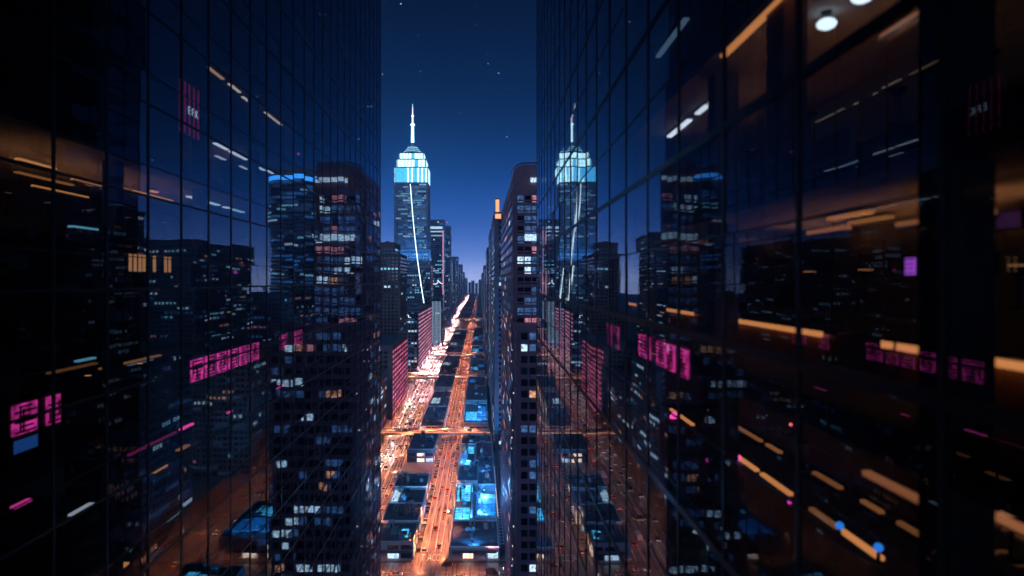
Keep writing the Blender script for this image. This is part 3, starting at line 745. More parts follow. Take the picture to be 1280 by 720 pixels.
for i,(xa,xb,yy,hh) in enumerate(((-150,-112,6150,150),(-108,-84,6300,112),(-80,-50,6200,128),(-46,-20,6350,105),(-15,20,6250,138),(24,60,6150,165))):
    tower('skyline_tower',f'tiny pale tower closing the end of the avenues, {nth(i)} of the far skyline',xa,xb,yy,yy+60,hh,300+i,faces='S',lit=.3,cap=10,wall=stone,bay=8,flr=8,ww=4.5,wh=3.5,pil=0,ledge=0,units=1,group='far skyline towers')
# --- east side, seen in the mirror of the glass -----------------------------------------
ex=[(36,60,205,262),(62,84,205,262),(36,58,268+28,350),(60,85,296,345),(36,84,360,420),(40,62,430,500),(64,86,430,500),(40,85,530,600),(40,85,610,680)]
for i,(xa,xb,ya,yb) in enumerate(ex):
    sk=[(.06,.45,.1,.55,CYANSKY),(.5,.94,.45,.9,BLUESKY),(.55,.9,.1,.3,CYANSKY)] if i%2==0 else [(.1,.9,.2,.5,BLUESKY),(.3,.8,.6,.85,CYANSKY)]
    lowrise(f'blue lit low roof behind the rounded tower, {nth(i)} going away, mirrored in the glass',xa,xb,ya,yb,7+(i*37%50)/10,200+i,roof=roof_g,sky=sk,shop='SE',units=4,group='blue lit roofs east of the rounded tower')
ec=[(112,150,150,240,60,brick),(112,150,255,330,90,stone),(112,160,420,500,75,brick),(112,150,520,620,110,stone_d),(175,230,300,420,160,stone_d),(190,240,520,640,150,stone),(250,310,380,500,190,stone),(112,150,800,950,130,stone),(60,85,720,840,150,stone_d)]
for i,(xa,xb,ya,yb,hh,mm) in enumerate(ec):
    tower('east_block',f'{ {brick:"brick",stone:"blue grey",stone_d:"near black"}[mm]} block beyond the mirrored avenue, {nth(i)} of its row',xa,xb,ya,yb,hh,220+i,faces='SW',lit=.20,bay=3,flr=3.6,ww=1.5,wh=1.8,pal=PAL_MIX,cap=80,wall=mm,group='blocks east of the far avenue')
def ring_tower():
    x,y,r,h=168,720,25,232; rnd=random.Random(9)
    t=thing('curved_tower','round blue tower with bright blue light ring under its top, mirrored in glass','building',(x,y,0))
    b=MB(); b.cone(0,0,0,h,r,r,36); b.cone(0,0,h,h+6,r-3,r-4,36)
    for i in range(0,int(h/4)): b.cone(0,0,i*4+.3,i*4+1.2,r+.35,r+.35,36)
    b.build('wall',stone,t)
    b=MB(); b.cone(0,0,h-7.5,h-3.0,r+.8,r+.8,36); b.build('light_ring',glow('ring_blue_led',(.04,.34,1.0),3.6),t)
    rest=MB(); k=0
    for f in range(2,int(h/4)-2):
        run=0;m=None
        for j in range(60):
            a=2*math.pi*j/60
            if run==0 and rnd.random()<.08: run=rnd.randint(2,8); m=pick([(W_CYAN,3),(W_BLUE,4),(W_DIM,5),(W_COOL,1)],rnd)
            if run>0:
                run-=1
                if k<95 and math.sin(a)<.3 and rnd.random()<.25:
                    k+=1; o=link('window',unit_win(m),t); o.location=((r+.1)*math.cos(a),(r+.1)*math.sin(a),f*4+1.4); o.rotation_euler=(0,0,a+math.pi/2); o.scale=(2.2,1,2.2); continue
                mi=1+W_ALL.index(m)
            else: mi=0
            c,s=math.cos(a),math.sin(a); R_=r+.1
            rest.quad((R_*c+1.1*s,R_*s-1.1*c,f*4+1.4),(R_*c-1.1*s,R_*s+1.1*c,f*4+1.4),(R_*c-1.1*s,R_*s+1.1*c,f*4+3.6),(R_*c+1.1*s,R_*s-1.1*c,f*4+3.6),mi)
    o=rest.build('glazing',[glass_d]+W_ALL,t); o['kind']='stuff'
ring_tower()
# ------------------------------------------------------------------ the two glass towers
AR = R(.95)
GL_L = facade_glass('tinted_glass_far', (.36,.40,.47), (.66,.73,.84), .18, .0026)
GL_R = facade_glass('tinted_glass_near', (.42,.44,.50), (.76,.82,.92), .11, .0021)
def proj(p):
    if p.y < .3: return None
    return (VX+K*p.x/p.y, VY-K*(p.z-H)/p.y)
def pane_area(pts):
    q=[proj(p) for p in pts]
    if any(a is None for a in q): return 0
    xs=[min(1280,max(0,a[0])) for a in q]; ys=[min(720,max(0,a[1])) for a in q]
    return (max(xs)-min(xs))*(max(ys)-min(ys))
def glass_tower(label, loc, rz, d, ya, yb, top, rows, thick, glass, seed, ceil0, depth, mull, colw):
    """d = +1: building lies towards +x of its glass plane; -1: towards -x"""
    rnd=random.Random(seed)
    t=thing('glass_tower',label,'glass tower',loc,rz)
    M=Matrix.Translation(loc) @ Matrix.Rotation(rz,4,'Z')
    n=int(round((yb-ya)/colw)); ycols=[yb-colw*i for i in range(n,-1,-1)]
    panes=[]
    for i in range(n):
        for j in range(len(rows)-1):
            y0,y1,z0,z1=ycols[i],ycols[i+1],rows[j],rows[j+1]
            c=[Vector((0,y0,z0)),Vector((0,y1,z0)),Vector((0,y1,z1)),Vector((0,y0,z1))]
            tx,tz=rnd.gauss(0,.0021),rnd.gauss(0,.0021)     # each pane sits a hair out of true
            for v in c: v.x += (v.y-(y0+y1)/2)*tx + (v.z-(z0+z1)/2)*tz
            if d>0: c=c[::-1]
            panes.append((pane_area([M@v for v in c]),c))
    panes.sort(key=lambda p:-p[0])
    for a,c in panes[:100]:
        b=MB(); b.quad(*c); b.build('glass_pane',glass,t)
    b=MB()
    for a,c in panes[100:]: b.quad(*c)
    W=46*d
    rn_=12        # the other three sides
    for z0,z1 in zip(rows,rows[1:]):
        for i in range(rn_):
            xa,xb=W*i/rn_,W*(i+1)/rn_
            q=[(xa,yb,z0),(xb,yb,z0),(xb,yb,z1),(xa,yb,z1)]
            b.quad(*(q if d<0 else q[::-1]))
    o=b.build('glazing',glass,t); o['kind']='stuff'
    f=MB()
    for i,y in enumerate(ycols):
        wd=mull*(1.0 if i<n else 2.2)
        f.box(-.03,.035,y-wd/2,y+wd/2,rows[0],rows[-1]) 
    for j,z in enumerate(rows):
        th=thick(j)
        f.box(-.022,.028,ycols[0],ycols[-1],z-th/2,z+th/2)
        f.box(min(0,W),max(0,W),yb-.05,yb+.07,z-th/2,z+th/2)
    for i in range(1,rn_+1): f.box(W*i/rn_-.06,W*i/rn_+.06,yb-.07,yb+.1,rows[0],rows[-1])
    f.build('mullion_frame',frame_m,t)
    # storeys
    sm=MB(); xa,xb=sorted((.8*d,(depth+.2)*d))
    sm.box(xa,xb,ya,yb-.8,0,.5); me=sm.mesh('floor_slab',[slab_m,carpet,interior])
    me.polygons[0].material_index=1; me.polygons[5].material_index=2
    k=int(math.floor((ceil0-rows[0])/3.9)); z=ceil0-3.9*k
    while z < rows[-1]-1:
        o=link('floor_slab',me,t); o.location=(0,0,z); z+=3.9
    cm=MB(); xa,xb=sorted((depth*d,44*d)); cm.box(xa+.2 if d>0 else xa,xb if d>0 else xb-.2,ya,yb-2.5,rows[0],rows[-1]-.5); cm.build('core_wall',mat('core_wall_paint',(.16,.16,.18),.8,var=.2,scale=.2),t)
    rf=MB(); xa,xb=sorted((-.2*d,46*d)); rf.box(xa,xb,ya-.2,yb+.2,rows[-1],rows[-1]+1.5); rf.build('roof',roof_b,t)
    # room partitions and columns on the storeys in view
    pm=MB(); xa,xb=sorted(((5.5 if d<0 else 3.6)*d,depth*d)); pm.box(xa,xb,-.06,.06,0,3.4); pme=pm.mesh('partition_wall',interior)
    cme=MB(); cme.box(-.3,.3,-.3,.3,0,3.4); cme=cme.mesh('column',slab_m)
    zf=ceil0+.5-3.9*5
    for s in range(10):
        y=ycols[-1]-rnd.choice([2,3])*colw
        while y>8:
            if rnd.random()<.3: o=link('partition_wall',pme,t); o.location=(0,y,zf+.0)
            y-=rnd.choice([2,3,3,4])*colw
        for y in range(int(yb)-4,6,-9):
            o=link('column',cme,t); o.location=(1.6*d,y,zf)
        zf+=3.9
    return t
rowsL=[0]
z=H+3.6-3.9*31
while z<300:
    if z>0.4: rowsL+= [z,z+1.3]
    z+=3.9
rowsR=[0]; z=H-1.2-2.1*56; 
while z<300:
    if z>.4: rowsR.append(z)
    z+=2.1
kR=rowsR.index(min(rowsR,key=lambda q:abs(q-(H-1.2))))
LT=glass_tower('dark glass tower with long pink glyph sign inside, mirroring a blue ring',(-14,0,0),0,-1,-45,96,300,rowsL,lambda j:(.10 if j%2 else .035),GL_L,51,H+1.2,10,.13,3.2)
RT=glass_tower('dark glass tower with pink globe lamps inside, mirroring the floodlit skyscraper',(4.5,0,0),-AR,1,-38,67.6,300,rowsR,lambda j:(.17 if (j-kR)%2==0 else .03),GL_R,52,H+1.5,5.5,.085,3.2)
MR=Matrix.Translation((4.5,0,0)) @ Matrix.Rotation(-AR,4,'Z')
def RL(px,lx): return (4.5+lx)/((px-600)/K-.0166)
def LL(px,lx): return (14+lx)*K/(600-px)
TR='behind the glass mirroring the skyscraper'; TL='behind the glass mirroring the blue ring'
# --- lamps, signs, furniture behind the glass ------------------------------------------
def lampmat(col,s): 
    nm='lamp_%d_%d_%d_%d'%(col[0]*100,col[1]*100,col[2]*100,s*100); return glow(nm,col,s,sample=True)
def linear_lamp(side, label, lx, ya, yb, h, col, s, wid=.09, group=None, down=True, name='linear_lamp'):
    """slim luminaire: housing with a glowing diffuser under (or over) it"""
    y0,y1=min(ya,yb),max(ya,yb); L=y1-y0
    if side=='R': p=MR@Vector((lx,(y0+y1)/2,H+h)); rz=-AR
    else: p=Vector((-14-lx,(y0+y1)/2,H+h)); rz=0
    t=thing(name,label,'lamp',p,rz,group)
    b=MB(); b.box(-wid/2-.02,wid/2+.02,-L/2,L/2,.0,.05); 
    o=b.build('housing',steel,t)
    b=MB()
    b.box(-wid/2,wid/2,-L/2+.03,L/2-.03,-.07,-.002) if down else b.box(-wid/2,wid/2,-L/2+.03,L/2-.03,.052,.13)
    b.build('diffuser',lampmat(col,s),t)
def ball_lamp(side,label,lx,y,h,r,col,s,name='globe_lamp',group=None,flat=1.0,stem=.25):
    p=MR@Vector((lx,y,H+h)) if side=='R' else Vector((-14-lx,y,H+h))
    t=thing(name,label,'lamp',p,0,group)
    b=MB(); n=7
    for k in range(n):
        a,c=-math.pi/2+math.pi*k/n,-math.pi/2+math.pi*(k+1)/n
        b.cone(0,0,r*flat*math.sin(a),r*flat*math.sin(c),max(.004,r*math.cos(a)),max(.004,r*math.cos(c)),14)
    b.build('globe',lampmat(col,s),t)
    b=MB()
    if stem>0: b.cone(0,0,-r*flat-stem,-r*flat+.01,.05,.03,8); b.cone(0,0,-r*flat-stem-.03,-r*flat-stem,.14,.14,12)
    else: b.cone(0,0,r*flat-.01,r*flat-stem,.02,.02,6); b.cone(0,0,r*flat-stem-.04,r*flat-stem,.1,.1,12)
    b.build('lamp_stand',metal_d,t)
ORA=(1.0,.36,.10); WHT=(.85,.93,1.0); BLU=(.12,.45,1.0); PNK=(1.0,.06,.36); MAG=(.9,.05,.55); CYA=(.25,.75,.95); WRM=(1.0,.55,.25)
# the counter with its light line (tower R)
ya,yb=8.2,42
t=thing('counter','long brown counter with orange light line '+TR,'counter',MR@Vector((2.6,0,H-1.9)),-AR)
b=MB(); b.box(.02,.6,ya,yb,.0,.78); b.build('counter_body',wood,t)
b=MB(); b.box(-.22,.66,ya,yb,.86,.93); b.build('counter_top',mat('dark_counter_top',(.05,.045,.045),.3,var=.2),t)
for p0,p1 in ((785,806),(832,863),(903,1021),(1098,1107),(1117,1285)):
    y0,y1=RL(p1,2.45),RL(p0,2.45)
    b=MB(); b.box(-.13,-.04,y0,y1,.72,.855); b.build('light_line',lampmat(ORA,1.5),t)
i=0
for p0,p1,lx,h,s in ((838,866,3.4,-5.70,1.6),(903,946,3.4,-5.7,1.6),(951,988,3.4,-5.7,1.4),(1050,1101,3.4,-5.7,1.5),(1012,1046,3.4,-5.7,.35),(885,951,5.0,-5.7,.45),(957,975,5.0,-5.7,.5),(1016,1050,5.0,-5.7,.35),(1075,1101,5.0,-5.7,.4),(1120,1185,5.0,-5.7,.3)):
    linear_lamp('R',f'{"bright" if s>1 else "dim"} orange floor lamp, {nth(i)} below the counter {TR}',lx,RL(p0,lx),RL(p1,lx),h,ORA,s,.13,'orange floor strip lamps',False,'floor_strip_lamp'); i+=1
for i,(p0,p1,h,s) in enumerate(((1205,1250,-4.75,.5),(1253,1300,-4.75,.5),(1244,1276,-5.3,.15))):
    linear_lamp('R',f'wide orange wall strip, {nth(i)} of three {TR}',5.3,RL(p0,5.3),RL(p1,5.3),h,ORA,s,.22,'wide orange wall strips',False,'wall_strip_lamp')
for i,(px,py,lx,r,c,s) in enumerate(((843,521,3.3,.21,PNK,5),(920,574,3.3,.17,PNK,5),(986,627,3.3,.05,MAG,4),(999,614,3.3,.04,PNK,2.5),(987,530,4.9,.05,(1,.15,.18),3),(1048,656,3.3,.09,(.03,.30,1.0),1.6),(1096,683,3.3,.09,(.03,.30,1.0),1.6))):
    y=RL(px,lx); nm={PNK:'pink',MAG:'magenta',(.03,.30,1.0):'blue'}.get(c,'red')
    ball_lamp('R',f'small {nm} globe lamp, {nth(i)} along the strip lamps {TR}',lx,y,-(py-VY)/K*y,r,c,s,'globe_lamp','globe lamps by the floor strips')
linear_lamp('R','short magenta floor strip near pink globes '+TR,2.2,RL(884,2.2),RL(902,2.2),-5.6,MAG,.9,.12,None,False,'floor_strip_lamp')
for i,(px,py) in enumerate(((872,672),(893,683),(907,700))):
    y=RL(px,3.5); ball_lamp('R',f'large white globe lamp, {nth(i)} of three {TR}',3.5,y,-(py-VY)/K*y,.28,(.6,.85,1.0),.9,'white_globe_lamp','soft white globe lamps',1.25)
# storey above
linear_lamp('R','long orange ceiling lamp above the brown column '+TR,.95,RL(903,.95),RL(1000,.95),5.33,ORA,1.4,.14,None,True,'ceiling_lamp')
for i,(p0,p1,s) in enumerate(((836,862,2.6),(871,884,2.2),(887,893,2.0))):
    linear_lamp('R',f'white ceiling lamp, {nth(i)} of three in line {TR}',2.0,RL(p0,2),RL(p1,2),5.33,WHT,s,.16,'white ceiling lamps in a line',True,'ceiling_lamp')
linear_lamp('R','long dim blue ceiling lamp high up '+TR,2.3,RL(822,2.3),RL(858,2.3),9.2,(.4,.7,1.0),.35,.2,None,True,'ceiling_lamp')
for i,px in enumerate((1032,1076)):
    y=RL(px,2.2); ball_lamp('R',f'bright round ceiling lamp, {nth(i)} of a pair {TR}',2.2,y,5.15,.19,(.75,.93,1.0),3.2,'round_ceiling_lamp','pair of round ceiling lamps',.6,-.12)
b=MB(); b.box(-.22,.22,-.4,.4,0,3.35); o=b.build('column',wood,None); o.location=MR@Vector((1.15,13.1,H+2.03)); o.rotation_euler=(0,0,-AR); o.name='veneered_column'; tag(o,'brown column lit orange from above '+TR,'column')
b=MB(); b.box(-.03,.03,-1.6,1.6,0,.42)
for k in range(8): b.box(-.035,.035,-1.6,1.6,.02+k*.05,.035+k*.05)
o=b.build('roller_blind',mat('blind_fabric',(.5,.42,.34),.8,var=.15,scale=3),None); o.location=MR@Vector((.45,11,H+1.72)); o.rotation_euler=(0,0,-AR); tag(o,'pale beige roller blind '+TR,'blind')
for i,(px,lx,s) in enumerate(((1060,3,.7),(1085,4,.5))):
    y=RL(px,lx); linear_lamp('R',f'dim orange ceiling lamp, {nth(i)} of two {TR}',lx,y-.8,y+.8,1.42,ORA,s,.2,'dim orange ceiling lamps',True,'ceiling_lamp')
y=RL(1167,2.2); ball_lamp('R','small warm pendant globe '+TR,2.2,y,1.33,.09,(1,.6,.3),1.2,'pendant_lamp',None,.8,-.08)
# pendant uplights added to warm the ceilings of two rooms in each tower
i=0
for p0,p1,lx,h,s in ((20,70,2.2,4.2,1.6),(90,150,3.0,4.2,1.6),(165,215,2.4,4.2,1.2),(40,110,6.0,4.2,1.2)):
    linear_lamp('L',f'added warm uplight, {nth(i)} of the orange lit room {TL}',lx,LL(p0,lx),LL(p1,lx),h,ORA,s,.14,'added warm hanging uplights',False,'added_hanging_uplight'); i+=1
i=0
for p0,p1,lx,h,s in ((1010,1060,2.0,.9,.55),(1120,1240,2.6,.9,.5),(960,1010,2.5,4.6,.9),(1100,1260,3.0,4.6,.5),(1080,1180,1.6,-3.2,.5),(1210,1300,2.4,-3.3,.7)):
    linear_lamp('R',f'added brownish hanging uplight, {nth(i)} of six {TR}',lx,RL(p0,lx),RL(p1,lx),h,(1,.34,.13),s,.12,'added brownish hanging uplights',False,'added_hanging_uplight'); i+=1
UPL={}
def uplight(side,label,lx,px,h,p,group):  # stand lamp added to brighten the room's ceiling and walls
    y=RL(px,lx) if side=='R' else LL(px,lx)
    P=MR@Vector((lx,y,H+h)) if side=='R' else Vector((-14-lx,y,H+h))
    t=thing('added_uplight',label,'lamp',P,0,group)
    b=MB(); b.cone(0,0,-.5,0,.04,.04,8); b.cone(0,0,-.55,-.5,.18,.18,12); b.cone(0,0,0,.16,.06,.2,12); b.build('shade',metal_d,t)
    b=MB(); b.cone(0,0,.161,.17,.15,.15,12); b.build('diffuser',lampmat((1,.42,.16),1.5),t)
    if p not in UPL:
        L=bpy.data.lights.new('uplight_glow','SPOT'); L.energy=p; L.color=(1,.36,.12); L.spot_size=R(165); L.spot_blend=.5; L.shadow_soft_size=.12; UPL[p]=L
    o=bpy.data.objects.new('uplight_glow',UPL[p]); COL.objects.link(o); o.parent=t; o.location=(0,0,.25); o.rotation_euler=(R(180),0,0)
for i,(px,lx,h,p) in enumerate(((870,2.6,3.5,12),(940,2.8,3.5,22),(1010,2.4,3.5,22),(1120,3.2,3.5,18),(1230,3.4,3.5,14),(900,3.9,.2,22),(1010,4.0,.1,40),(1080,3.9,.1,50),(1180,4.0,.1,40),(1270,4.2,.1,30),(1000,3.5,-3.6,30),(1150,3.5,-3.7,44),(1260,3.6,-3.8,60))):
    uplight('R',f'added slim uplight on a stand, {nth(i)} of those {TR}',lx,px,h,p,'added uplights behind the near glass')
for i,(px,lx,h,p) in enumerate(((10,4,3.2,60),(60,4.5,3.2,60),(110,4.5,3.2,60),(160,4.5,3.2,50),(205,4.0,3.2,40),(250,3.5,3.3,26),(280,4,7.2,26),(110,4.5,-4.6,30),(175,4,-4.5,26))):
    uplight('L',f'added slim uplight on a stand, {nth(i)} of those {TL}',lx,px,h,p,'added uplights behind the far glass')
# screens
def screen(side,label,lx,ya,yb,z0,z1,col,s,rows=0,group=None):
    y0,y1=min(ya,yb),max(ya,yb); p=(MR@Vector((lx,(y0+y1)/2,H+z0))) if side=='R' else Vector((-14-lx,(y0+y1)/2,H+z0)); d=-1 if side=='R' else 1
    t=thing('wall_screen',label,'screen',p,-AR if side=='R' else 0,group)
    L=y1-y0; hh=z1-z0
    b=MB(); b.box(-.05,.05,-L/2-.04,L/2+.04,-.04,hh+.04); b.build('screen_case',metal_d,t)
    b=MB(); x0,x1=sorted((.051*d,.06*d)); b.box(x0,x1,-L/2,L/2,0,hh); b.build('display',lampmat(col,s),t)
    if rows:
        b=MB(); x0,x1=sorted((.062*d,.07*d)); q=random.Random(3)
        for k in range(rows):
            z=hh*(k+.35)/rows; u=-L/2+.08*L
            while u<L/2*.8:
                ln=q.uniform(.05,.2)*L; b.box(x0,x1,u,u+ln,z,z+hh/rows*.4); u+=ln+.05*L
        b.build('screen_lines',metal_d,t)
screen('R','bright purple lined screen '+TR,3.0,RL(1133,3),RL(1146,3),.12,.42,(.62,.12,.95),1.4,4)
screen('R','dim wide purple screen beside the bright one '+TR,3.05,RL(1150,3),RL(1236,3),.16,.40,(.30,.06,.42),.35)
screen('R','small white lined screen '+TR,5.25,RL(1222,5.25),RL(1250,5.25),-3.55,-3.1,(.45,.5,.55),.35,5)
screen('R','dim violet screen high on the wall '+TR,5.2,RL(1245,5.2),RL(1275,5.2),1.0,1.3,(.25,.06,.5),.1)

# glyph signs: strokes on glowing pink panels (the characters are not readable in the photograph)
def glyph(rnd, L, hh, x0, x1):
    b=MB(); w_=.065*hh
    nr=rnd.randint(5,8)
    for k in range(nr):
        z=hh*(k+.5)/nr
        a,c=(rnd.uniform(-.46,-.1),rnd.uniform(.1,.46)) if rnd.random()<.7 else (-.44,.44)
        b.box(x0,x1,a*L,c*L,z-w_/2,z+w_/2)
    for k in range(rnd.randint(3,5)):
        u=rnd.uniform(-.4,.4)*L; a,c=sorted((rnd.uniform(.05,.5),rnd.uniform(.5,.95))); b.box(x0,x1+.004,u-w_/2,u+w_/2,a*hh,c*hh)
    return b
def sign(side,label,lx,spans,z0,z1,seed,s=1.5,group='pink glyph signs'):
    rnd=random.Random(seed); f=RL if side=='R' else LL
    ys=[f(p,lx) for sp in spans for p in sp]; ym=(min(ys)+max(ys))/2
    p=(MR@Vector((lx,ym,H+z0))) if side=='R' else Vector((-14-lx,ym,H+z0)); d=-1 if side=='R' else 1
    t=thing('glyph_sign',label,'sign',p,-AR if side=='R' else 0,group)
    b=MB(); x0,x1=sorted((-.06*d,-.01*d)); b.box(x0,x1,min(ys)-ym-.1,max(ys)-ym+.1,-.08,z1-z0+.08); b.build('sign_board',metal_d,t)
    for a,c in spans:
        y0,y1=sorted((f(a,lx),f(c,lx))); L=y1-y0; hh=z1-z0
        b=MB(); x0,x1=sorted((0,.05*d)); b.box(x0,x1,-L/2,L/2,0,hh); o=b.build('sign_panel',glow('pink_panel_%d'%int(s*100),(1.0,.05,.38),s,sample=True,var=.75,scale=(2.5,2.5,2.5)),t); o.location=(0,(y0+y1)/2-ym,0)
        x0,x1=sorted((.052*d,.075*d)); g_=glyph(rnd,L,hh,x0,x1).build('sign_glyph',mat('dark_magenta_paint',(.10,.006,.04),.5,var=0),o)
sign('L','long row of six glowing pink glyph panels '+TL,.45,((238,253),(256,268),(271,282),(285,296),(299,308),(311,323)),-5.05,-3.95,1,1.5)
sign('L','pair of small pink glyph panels '+TL,.45,((350,358),(368,377)),-5.0,-3.9,2,1.0)
sign('L','pair of large pink glyph panels '+TL,.45,((14,45),(57,74)),-4.8,-3.85,3,1.1)
screen('L','deep blue panel under two large pink panels '+TL,.45,LL(15,.45),LL(45,.45),-5.35,-4.95,(.04,.2,.7),.5)
sign('R','row of four glowing pink glyph panels '+TR,.4,((800,813),(822,834),(836,844),(849,861)),-2.42,-1.72,4,1.3)
sign('R','pair of dim pink glyph panels further along the glass '+TR,.4,((760,765),(769,774)),-2.6,-1.75,5,.7)
# dim red grid sign with white characters
y0,y1=LL(222,.45),LL(250,.45); t=thing('grid_sign','dim red bar sign with white letters '+TL,'sign',(-14.45,(y0+y1)/2,H+7.2))
L=y1-y0
b=MB(); b.box(-.06,-.01,-L/2,L/2,0,2.7); b.build('sign_board',metal_d,t)
for k in range(5):
    b=MB(); b.box(0,.04,-.05,.05,.05,2.6); o=b.build('light_bar',lampmat((.8,.03,.18),.28),t); o.location=(0,-L/2+L*(k+.5)/5,0)
lo=link('lettering',text_mesh('E F K',.55,.01,'sign_letters',lampmat((.6,.85,1.0),1.2)),t); lo.rotation_euler=(R(90),0,R(90)); lo.location=(.07,.3,1.25)
# lamps behind the other glass
i=0
for p0,p1,lx,h,c,s,wd in ((256,279,2.2,12.8,WRM,.9,.2),(286,300,2.2,12.8,(1,.75,.5),1.3,.2),(303,322,2.4,12.8,(1,.75,.5),1.3,.2),(331,352,2.2,12.8,(1,.7,.45),1.2,.2),
        (268,284,3,8.9,WHT,1.6,.25),(287,308,3,8.9,WHT,1.5,.25),(312,330,3.2,8.9,(.6,.85,1),1.5,.25),(270,281,4.6,8.9,WHT,.9,.25),(300,309,4.4,8.9,WHT,.9,.22),(333,341,3,8.9,WHT,1.3,.22),
        (235,251,3,5.0,WHT,1.3,.3),(256,273,3,5.0,(.6,.9,1),1.3,.3),(280,286,3,5.0,WHT,1.2,.3),(290,304,3,5.0,(.5,.85,1),1.0,.3),
        (108,119,6,5.0,ORA,.9,.2),(126,131,6,5.0,ORA,.8,.2),(150,160,5,5.0,ORA,.9,.2),(187,196,4,5.0,ORA,1.4,.25),(20,90,7,5.0,ORA,.5,.25),
        (175,225,3.2,16.7,(.5,.7,1),.25,.25),(205,214,3.2,16.7,(.7,.85,1),.5,.25)):
    nm={ORA:'orange',WHT:'white',WRM:'warm'}.get(c,'warm white' if c[0]==1 else 'cold white')
    linear_lamp('L',f'{nm} ceiling lamp, {nth(i)} above the pink signs {TL}',lx,LL(p0,lx),LL(p1,lx),h,c,s,wd,'ceiling lamps above the pink signs',True,'ceiling_lamp'); i+=1
linear_lamp('L','cyan strip lamp on a floor edge '+TL,1.5,LL(88,1.5),LL(120,1.5),2.0,CYA,.9,.25,None,False,'floor_strip_lamp')
i=0
for px in (163,169,175,180,193,207,212):
    y=LL(px,1.2); t=thing('upright_lamp',f'slim upright orange lamp, {nth(i)} of a row {TL}','lamp',(-15.2,y,H+.45),0,'upright orange lamps'); i+=1
    b=MB(); b.cone(0,0,0,.75,.07,.07,8); b.build('tube',lampmat((1,.42,.16),.9),t); b=MB(); b.cone(0,0,-.06,-.002,.12,.12,10); b.cone(0,0,.752,.82,.09,.09,10); b.build('lamp_cap',metal_d,t)
i=0
for p0,p1,lx,h,c,s,wd in ((60,120,3,-3.7,ORA,.22,.2),(125,200,3,-4.0,ORA,.45,.2),(172,184,3,-3.0,ORA,1.0,.15),(90,113,3,-6.85,CYA,1.0,.22),(5,85,3,-6.9,(.1,.35,.6),.22,.2),(95,118,2.5,-3.35,CYA,.7,.2),(162,176,2.6,-2.95,WHT,1.2,.15),(160,190,5,-4.6,(.5,.75,1),.3,.2),
        (225,241,1,-7.5,PNK,2.4,.16),(15,38,1,-7.35,PNK,1.6,.16),(160,220,1.0,-7.5,PNK,.25,.12),(284,290,1,-7.9,PNK,1.6,.16),(346,355,1.2,-8.1,PNK,1.4,.16),
        (88,115,3,-9.8,(.8,.85,.9),.9,.25),(100,120,6,-13.9,(.6,.85,1),.7,.3),(137,158,3,-13.6,ORA,1.2,.3),(190,207,3,-10.0,ORA,.8,.3),(222,235,3,-9.6,ORA,.5,.3),(229,245,4,-13.7,(.6,.85,1),.7,.3),(140,146,4,-6.4,ORA,.7,.3),(20,50,4,-13.8,ORA,.6,.2),(20,44,1.6,-2.4,CYA,.25,.15)):
    nm={ORA:'orange',WHT:'white',CYA:'cyan',PNK:'pink'}.get(c,'cold white')
    linear_lamp('L',f'{nm} strip lamp, {nth(i)} around the pink signs {TL}',lx,LL(p0,lx),LL(p1,lx),h,c,s,wd,'strip lamps around the pink signs',False,'strip_lamp'); i+=1
for i,(px,lx,h,c) in enumerate(((294,1.5,.6,MAG),(321,1.5,.6,PNK),(373,1.5,10.9,MAG))):
    y=LL(px,lx); ball_lamp('L',f'tiny {"magenta" if c is MAG else "pink"} globe lamp, {nth(i)} of three {TL}',lx,y,h,.12,c,.9,'globe_lamp','tiny pink globes')
# ------------------------------------------------------------------ overpasses
def overpass(y, label, xa, xb, z=7.0, hw=6.5, lamps=True):
    t=thing('overpass',label,'overpass',((xa+xb)/2,y,0),0,'overpasses across the orange avenue')
    a,c=xa-(xa+xb)/2,xb-(xa+xb)/2
    b=MB(); b.box(a,c,-hw,hw,z-1.1,z); b.box(a,c,-hw+1.5,hw-1.5,z-1.7,z-1.1); b.build('deck',conc,t)
    for s in (-1,1):
        b=MB(); b.box(a,c,s*hw-.15,s*hw+.15,z,z+.9); b.build('parapet',conc,t)
        b=MB(); b.box(a,c,s*hw-.09+s*.26,s*hw+.09+s*.26,z+.40,z+.62); b.build('glow_strip',glow('light_trail_glow',(1.0,.40,.20),2.2),t)  # added glow strip along each parapet, standing in for traffic light trails
    b=MB(); b.box(a,c,-.06,.06,z+.005,z+.012)
    b.build('centre_line',white_p,t)
    mid=(xa+xb)/2
    for px_ in (axl(y)-12.2,axl(y)+12.6,AXO-8.2,AXO+8.2):
        if xa<px_<xb:
            b=MB(); b.box(px_-mid-.7,px_-mid+.7,-hw+.8,hw-.8,0,z-1.7); b.build('pier',conc,t)
for i,y in enumerate(XST):
    overpass(y, f'concrete overpass with added orange light strips, {nth(i)} going away from the cross street', axl(y)-28 if i else -135, 7.6, z=7.0)
# elevated walkway by the alley
t=thing('walkway','narrow raised walkway with lit rail in the alley by the rounded tower','walkway',(9.6,0,0))
b=MB(); b.box(-.8,.8,296,420,5.2,5.5); b.build('deck',metal_d,t)
for x in (-.8,.8):
    b=MB(); b.box(x-.05,x+.05,296,420,6.5,6.62)
    for k in range(63): b.box(x-.03,x+.03,296.2+k*2,296.26+k*2,5.5,6.5)
    b.build('railing',white_p,t)
b=MB()
for k in range(12): b.box(-.8,.8,298+k*4,298.5+k*4,5.505,5.56)
b.build('rungs',white_p,t)
b=MB(); b.box(-.98,-.87,330,420,6.3,6.55); b.build('glow_strip',glow('walk_light',(1,.72,.68),2.2),t)
for k in range(7):
    b=MB(); b.box(-.2,.2,300+k*19.5,300.4+k*19.5,.15,5.2); b.build('post',metal_d,t)

